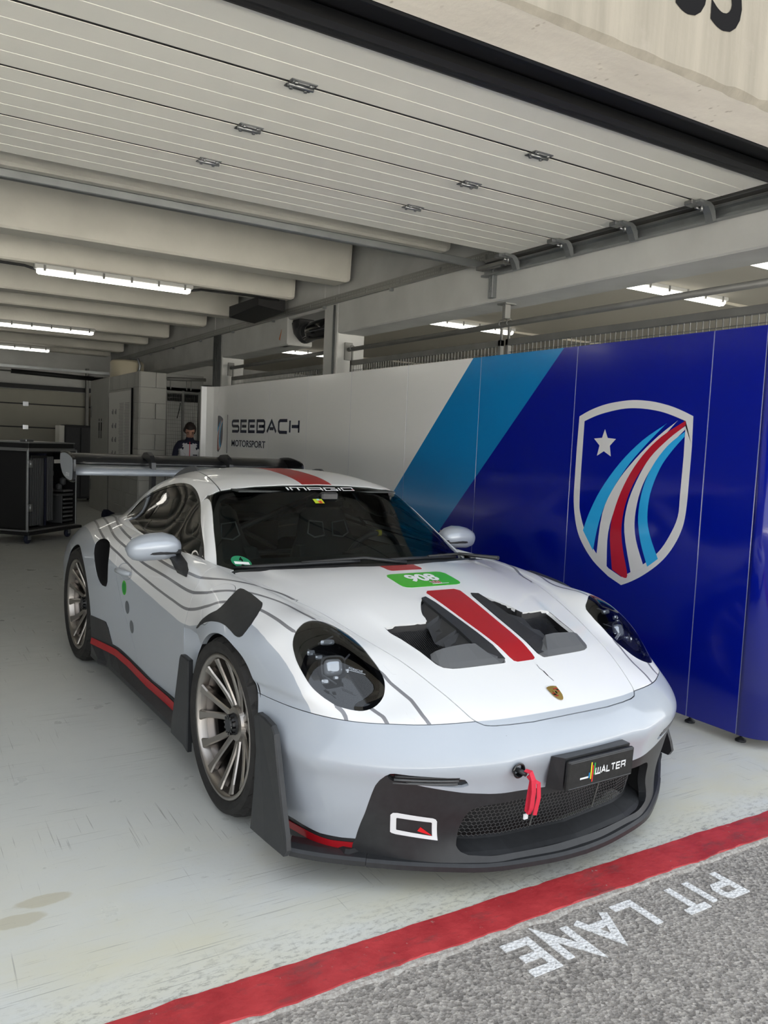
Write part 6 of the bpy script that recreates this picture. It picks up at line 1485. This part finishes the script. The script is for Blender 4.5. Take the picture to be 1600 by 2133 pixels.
for s in (-1,1):
    y0=s*.37
    def ss(x,z,w_,t): return [(x,y0-w_,z),(x-.02,y0-w_*.6,z+.01),(x-.025,y0,z+.012),(x-.02,y0+w_*.6,z+.01),(x,y0+w_,z),(x-t,y0+w_*.95,z-.02),(x-t,y0,z-.02),(x-t,y0-w_*.95,z-.02)]
    st=part(MB().loft([ss(-1.33,.36,.20,.09),ss(-1.40,.50,.235,.09),ss(-1.46,.65,.25,.08),ss(-1.51,.78,.245,.08),ss(-1.555,.88,.19,.07),ss(-1.585,.96,.165,.06),ss(-1.605,1.03,.15,.05),ss(-1.615,1.07,.11,.04)],smooth=True),'seat_shell','seat')
    part(MB().bbox((-1.36,y0-.20,.26),(-.90,y0+.20,.37),.03),'seat_cushion','seat',st)
    for q in (-1,1):
        part(MB().loft([[(-1.34,y0+q*.20,.45),(-1.30,y0+q*.245,.45),(-1.40,y0+q*.25,.45)],[(-1.42,y0+q*.20,.66),(-1.36,y0+q*.265,.66),(-1.47,y0+q*.265,.66)],[(-1.51,y0+q*.16,.83),(-1.47,y0+q*.23,.83),(-1.55,y0+q*.23,.83)]]),'seat_bolster','seat',st)
        part(MB().tube([(-1.525,y0+q*.03,.885),(-1.550,y0+q*.035,.965),(-1.555,y0+q*.125,.975),(-1.53,y0+q*.145,.90),(-1.52,y0+q*.10,.875),(-1.525,y0+q*.03,.885)],.0055,6),'harness_slot','galv',st)
mb=MB().tube([(-1.80,-.60,.25),(-1.80,-.60,.80),(-1.80,-.52,1.08),(-1.80,-.40,1.17),(-1.80,.40,1.17),(-1.80,.52,1.08),(-1.80,.60,.80),(-1.80,.60,.25)],.02,10)
mb.tube([(-1.80,-.50,1.10),(-2.35,.40,.70)],.018,8).tube([(-1.80,.50,1.10),(-2.35,-.40,.70)],.018,8).tube([(-1.80,-.60,.75),(-1.80,.60,.75)],.018,8).tube([(-1.80,-.5,.75),(-1.80,.45,1.13)],.018,8)
part(mb,'roll_cage','roll')
im=part(MB().bbox((-.93,-.115,1.115),(-.905,.115,1.165),.012),'rear_view_mirror','black_gloss'); part(MB().bbox((-.90,-.05,1.15),(-.86,.05,1.20),.008),'sensor_box','black_plastic',im)
part(MB().loft([[(-.96,s*y,1.20),(-1.08,s*y,1.205),(-1.08,s*y,1.195),(-.96,s*y,1.192)] for s in (1,) for y in (-.48,-.16)]),'sun_visor','seat'); part(MB().loft([[(-.96,y,1.20),(-1.08,y,1.205),(-1.08,y,1.195),(-.96,y,1.192)] for y in (.16,.48)]),'sun_visor','seat')
part(MB().loft([[(x,y,on_top(x,y,bvhC,0).z-.03) for y in np.linspace(-.44,.44,7)] for x in (-1.12,-1.4,-1.7,-2.0)],closed=False,cap=False),'headliner','dash')
# ================================================================== PERSON
pr=thing('person','person in glasses and grey and navy jacket, head bowed, beyond the partition wall','person',(3.98,12.45,0),math.radians(-16))
def skin(V,E,Rd,sub=2):
    me=bpy.data.meshes.new('sk'); me.from_pydata(V,E,[]); o=bpy.data.objects.new('sk',me); COL.objects.link(o)
    md=o.modifiers.new('s','SKIN'); 
    for i,r in enumerate(Rd): me.skin_vertices[0].data[i].radius=(r if hasattr(r,'__len__') else (r,r))
    me.skin_vertices[0].data[0].use_root=True; md.use_smooth_shade=True
    sb=o.modifiers.new('u','SUBSURF'); sb.levels=sub; sb.render_levels=sub
    dg=bpy.context.evaluated_depsgraph_get(); dg.update(); r=bpy.data.meshes.new_from_object(o.evaluated_get(dg)); bpy.data.objects.remove(o); return r
# facing -Y; looking down at something held at the waist
V=[(0,0,.95),(0,.01,1.08),(0,.02,1.22),(0,.02,1.36),(0,.00,1.45),(0,-.03,1.52),(0,-.075,1.60)]
Rd=[(.155,.11),(.145,.10),(.165,.115),(.165,.11),(.075,.065),(.058,.058),(.07,.08)]
E=[(0,1),(1,2),(2,3),(3,4),(4,5),(5,6)]
def addv(p,r,par): V.append(p); Rd.append(r); E.append((par,len(V)-1)); return len(V)-1
for s in (-1,1):
    a=addv((s*.16,.02,1.385),.068,3); a=addv((s*.205,.03,1.33),.058,a); a=addv((s*.235,.05,1.16),.048,a); a=addv((s*.235,.02,1.08),.043,a); a=addv((s*.16,-.17,1.06),.036,a); a=addv((s*.10,-.27,1.07),.027,a); h=addv((s*.075,-.315,1.07),.03,a)
    for k,(dx,dz,l) in enumerate(((-.02,.022,.07),(-.008,.010,.08),(.0,-.006,.078),(.004,-.022,.06))):
        f=addv((s*(.06+dx*.2),-.345,1.07+dz),.010,h); f=addv((s*(.045+dx*.3),-.345-l*.5,1.065+dz),.009,f); addv((s*(.02+dx*.3),-.345-l*.7,1.045+dz),.008,f)
    f=addv((s*.06,-.31,1.10),.012,h); addv((s*.035,-.345,1.105),.009,f)
    a=addv((s*.09,.0,.86),.098,0); a=addv((s*.10,-.01,.50),.062,a); a=addv((s*.105,.02,.28),.054,a); a=addv((s*.105,.03,.09),.042,a); a=addv((s*.11,-.04,.045),.040,a); addv((s*.12,-.13,.035),.034,a)
body=skin(V,E,Rd)
bm=bmesh.new(); bm.from_mesh(body)
# head: shaped rings added to the body mesh
hc=Vector((0,-.085,1.615)); tilt=Matrix.Rotation(math.radians(32),4,'X')
def headpt(u,v):     # u around, v -1..1 up
    t=v*PI/2; r=math.cos(t); x=.078*r*math.sin(u); y=-.098*r*math.cos(u); z=.125*math.sin(t)
    fr=max(0,math.cos(u))
    if v<0: x*=1-.28*abs(v); y*=1-.05*abs(v) if fr>0 else 1-.35*abs(v)
    g=lambda uu,vv,su,sv:math.exp(-((u-uu if abs(u-uu)<PI else 2*PI-abs(u-uu))/su)**2-((v-vv)/sv)**2)
    y-=.026*g(0,-.22,.16,.13)+.012*g(0,-.08,.12,.2)+.008*g(0,-.46,.3,.06)+.010*g(0,-.72,.35,.12)
    for e in (.42,2*PI-.42): y+=.012*g(e,.02,.17,.09)
    y-=.006*g(0,.16,.6,.06)
    for e in (PI/2+.1,3*PI/2-.1): x+=math.copysign(.016*g(e,-.08,.12,.16),math.sin(e))
    return hc+(tilt@Vector((x,y,z)))
nu,nv=40,26; vs=[[bm.verts.new(headpt(2*PI*i/nu,-.98+1.96*j/(nv-1))) for i in range(nu)] for j in range(nv)]
for j in range(nv-1):
    for i in range(nu): f=bm.faces.new((vs[j][i],vs[j][(i+1)%nu],vs[j+1][(i+1)%nu],vs[j+1][i])); f.smooth=True
bm.faces.new(vs[0][::-1]); bm.faces.new(vs[-1])
mats=[MT['jacket'],MT['navy'],MT['skin'],mat('dark trousers',(.012,.013,.018),.85),mat('dark shoe',(.02,.02,.022),.6)]
for f in bm.faces:
    c=f.calc_center_median(); k=0
    if c.z>1.50 or (abs(c.x)<.09 and c.y<-.20): k=2
    elif c.z>1.40 or (c.z>1.32 and abs(c.x)>.10+(.0)) or abs(c.x)>.175 or c.y<-.13 or c.z<1.12 or c.y>.06: k=1
    if c.z<.94: k=3
    if c.z<.10: k=4
    f.material_index=k; f.smooth=True
bmesh.ops.recalc_face_normals(bm,faces=bm.faces[:])
bm.to_mesh(body); bm.free(); body.name='body'; link('body',body,pr,mats); pr.scale=(.965,.965,.965)
# hair cap, glasses, zip
mb=MB(); P=[]
n1,n2=36,14
for j in range(n2):
    for i in range(n1):
        u=2*PI*i/n1; fr=math.cos(u); lo=.30 if fr>.55 else (.05 if fr>.0 else -.35); v=lo+(.985-lo)*j/(n2-1)
        p=headpt(u,v); d=(p-hc).normalized(); P.append(tuple(p+d*(.016+.006*math.sin(u*7+v*9)+.010*max(0,v)*(fr>0))))
F=[(j*n1+i,j*n1+(i+1)%n1,(j+1)*n1+(i+1)%n1,(j+1)*n1+i) for j in range(n2-1) for i in range(n1)]; F.append(tuple((n2-1)*n1+i for i in range(n1)))
mb.add(P,F,0,True); mb.build('hair',MT['hair'],pr)
mb=MB()
for e in (-1,1):
    c0=headpt(e*.40 if e>0 else 2*PI-.40,.0); c0=c0+(c0-hc).normalized()*.012
    uu=Vector((1,0,0)); vv=(tilt@Vector((0,0,1)))
    mb.tube([tuple(c0+uu*.026*math.cos(t)+vv*.019*math.sin(t)) for t in np.linspace(0,2*PI,17)],.003,6,cap=False)
    mb.tube([tuple(c0+uu*.026*e),tuple(headpt((PI/2) if e>0 else 3*PI/2,.02)+Vector((e*.006,0,0)))],.0025,6)
mb.build('glasses',MT['ink'],pr)
for e in (-1,1):
    q=headpt(.40 if e>0 else 2*PI-.40,.0); MB().lathe([(0,-.006),(.008,-.004),(.010,0),(.008,.004),(0,.006)],12,'y',c=tuple(q+Vector((0,.002,0)))).build('eye',MT['ink'],pr)
q=headpt(0,-.47); MB().loft([[tuple(q+Vector((x,-.002,h))) for x,h in ((-w_,0),(0,.004),(w_,0),(0,-.005))] for w_ in (.022,.018)],cap=True).build('mouth',mat('lips',(.32,.09,.08),.5),pr)
MB().tube([(0,-.10,1.12),(0,-.108,1.22),(0,-.105,1.34),(0,-.075,1.43)],.006,6).build('zip',MT['red_strap'],pr)
MB().bbox((.05,-.112,1.215),(.12,-.104,1.23),.002).build('chest_print',MT['ink'],pr)
MB().tube([(-.10,-.104,1.25),(-.075,-.108,1.245),(-.07,-.108,1.21),(-.09,-.106,1.195)],.0025,6).build('chest_print',mat('grey print',(.25,.25,.27),.7),pr)
tb=thing('tablet','dark tablet held in the hands of the person','tablet',(3.88,12.03,.955),math.radians(-16))
MB().bbox((-.10,-.075,-.004),(.10,.075,.004),.003).build('body',MT['black_gloss'],tb)
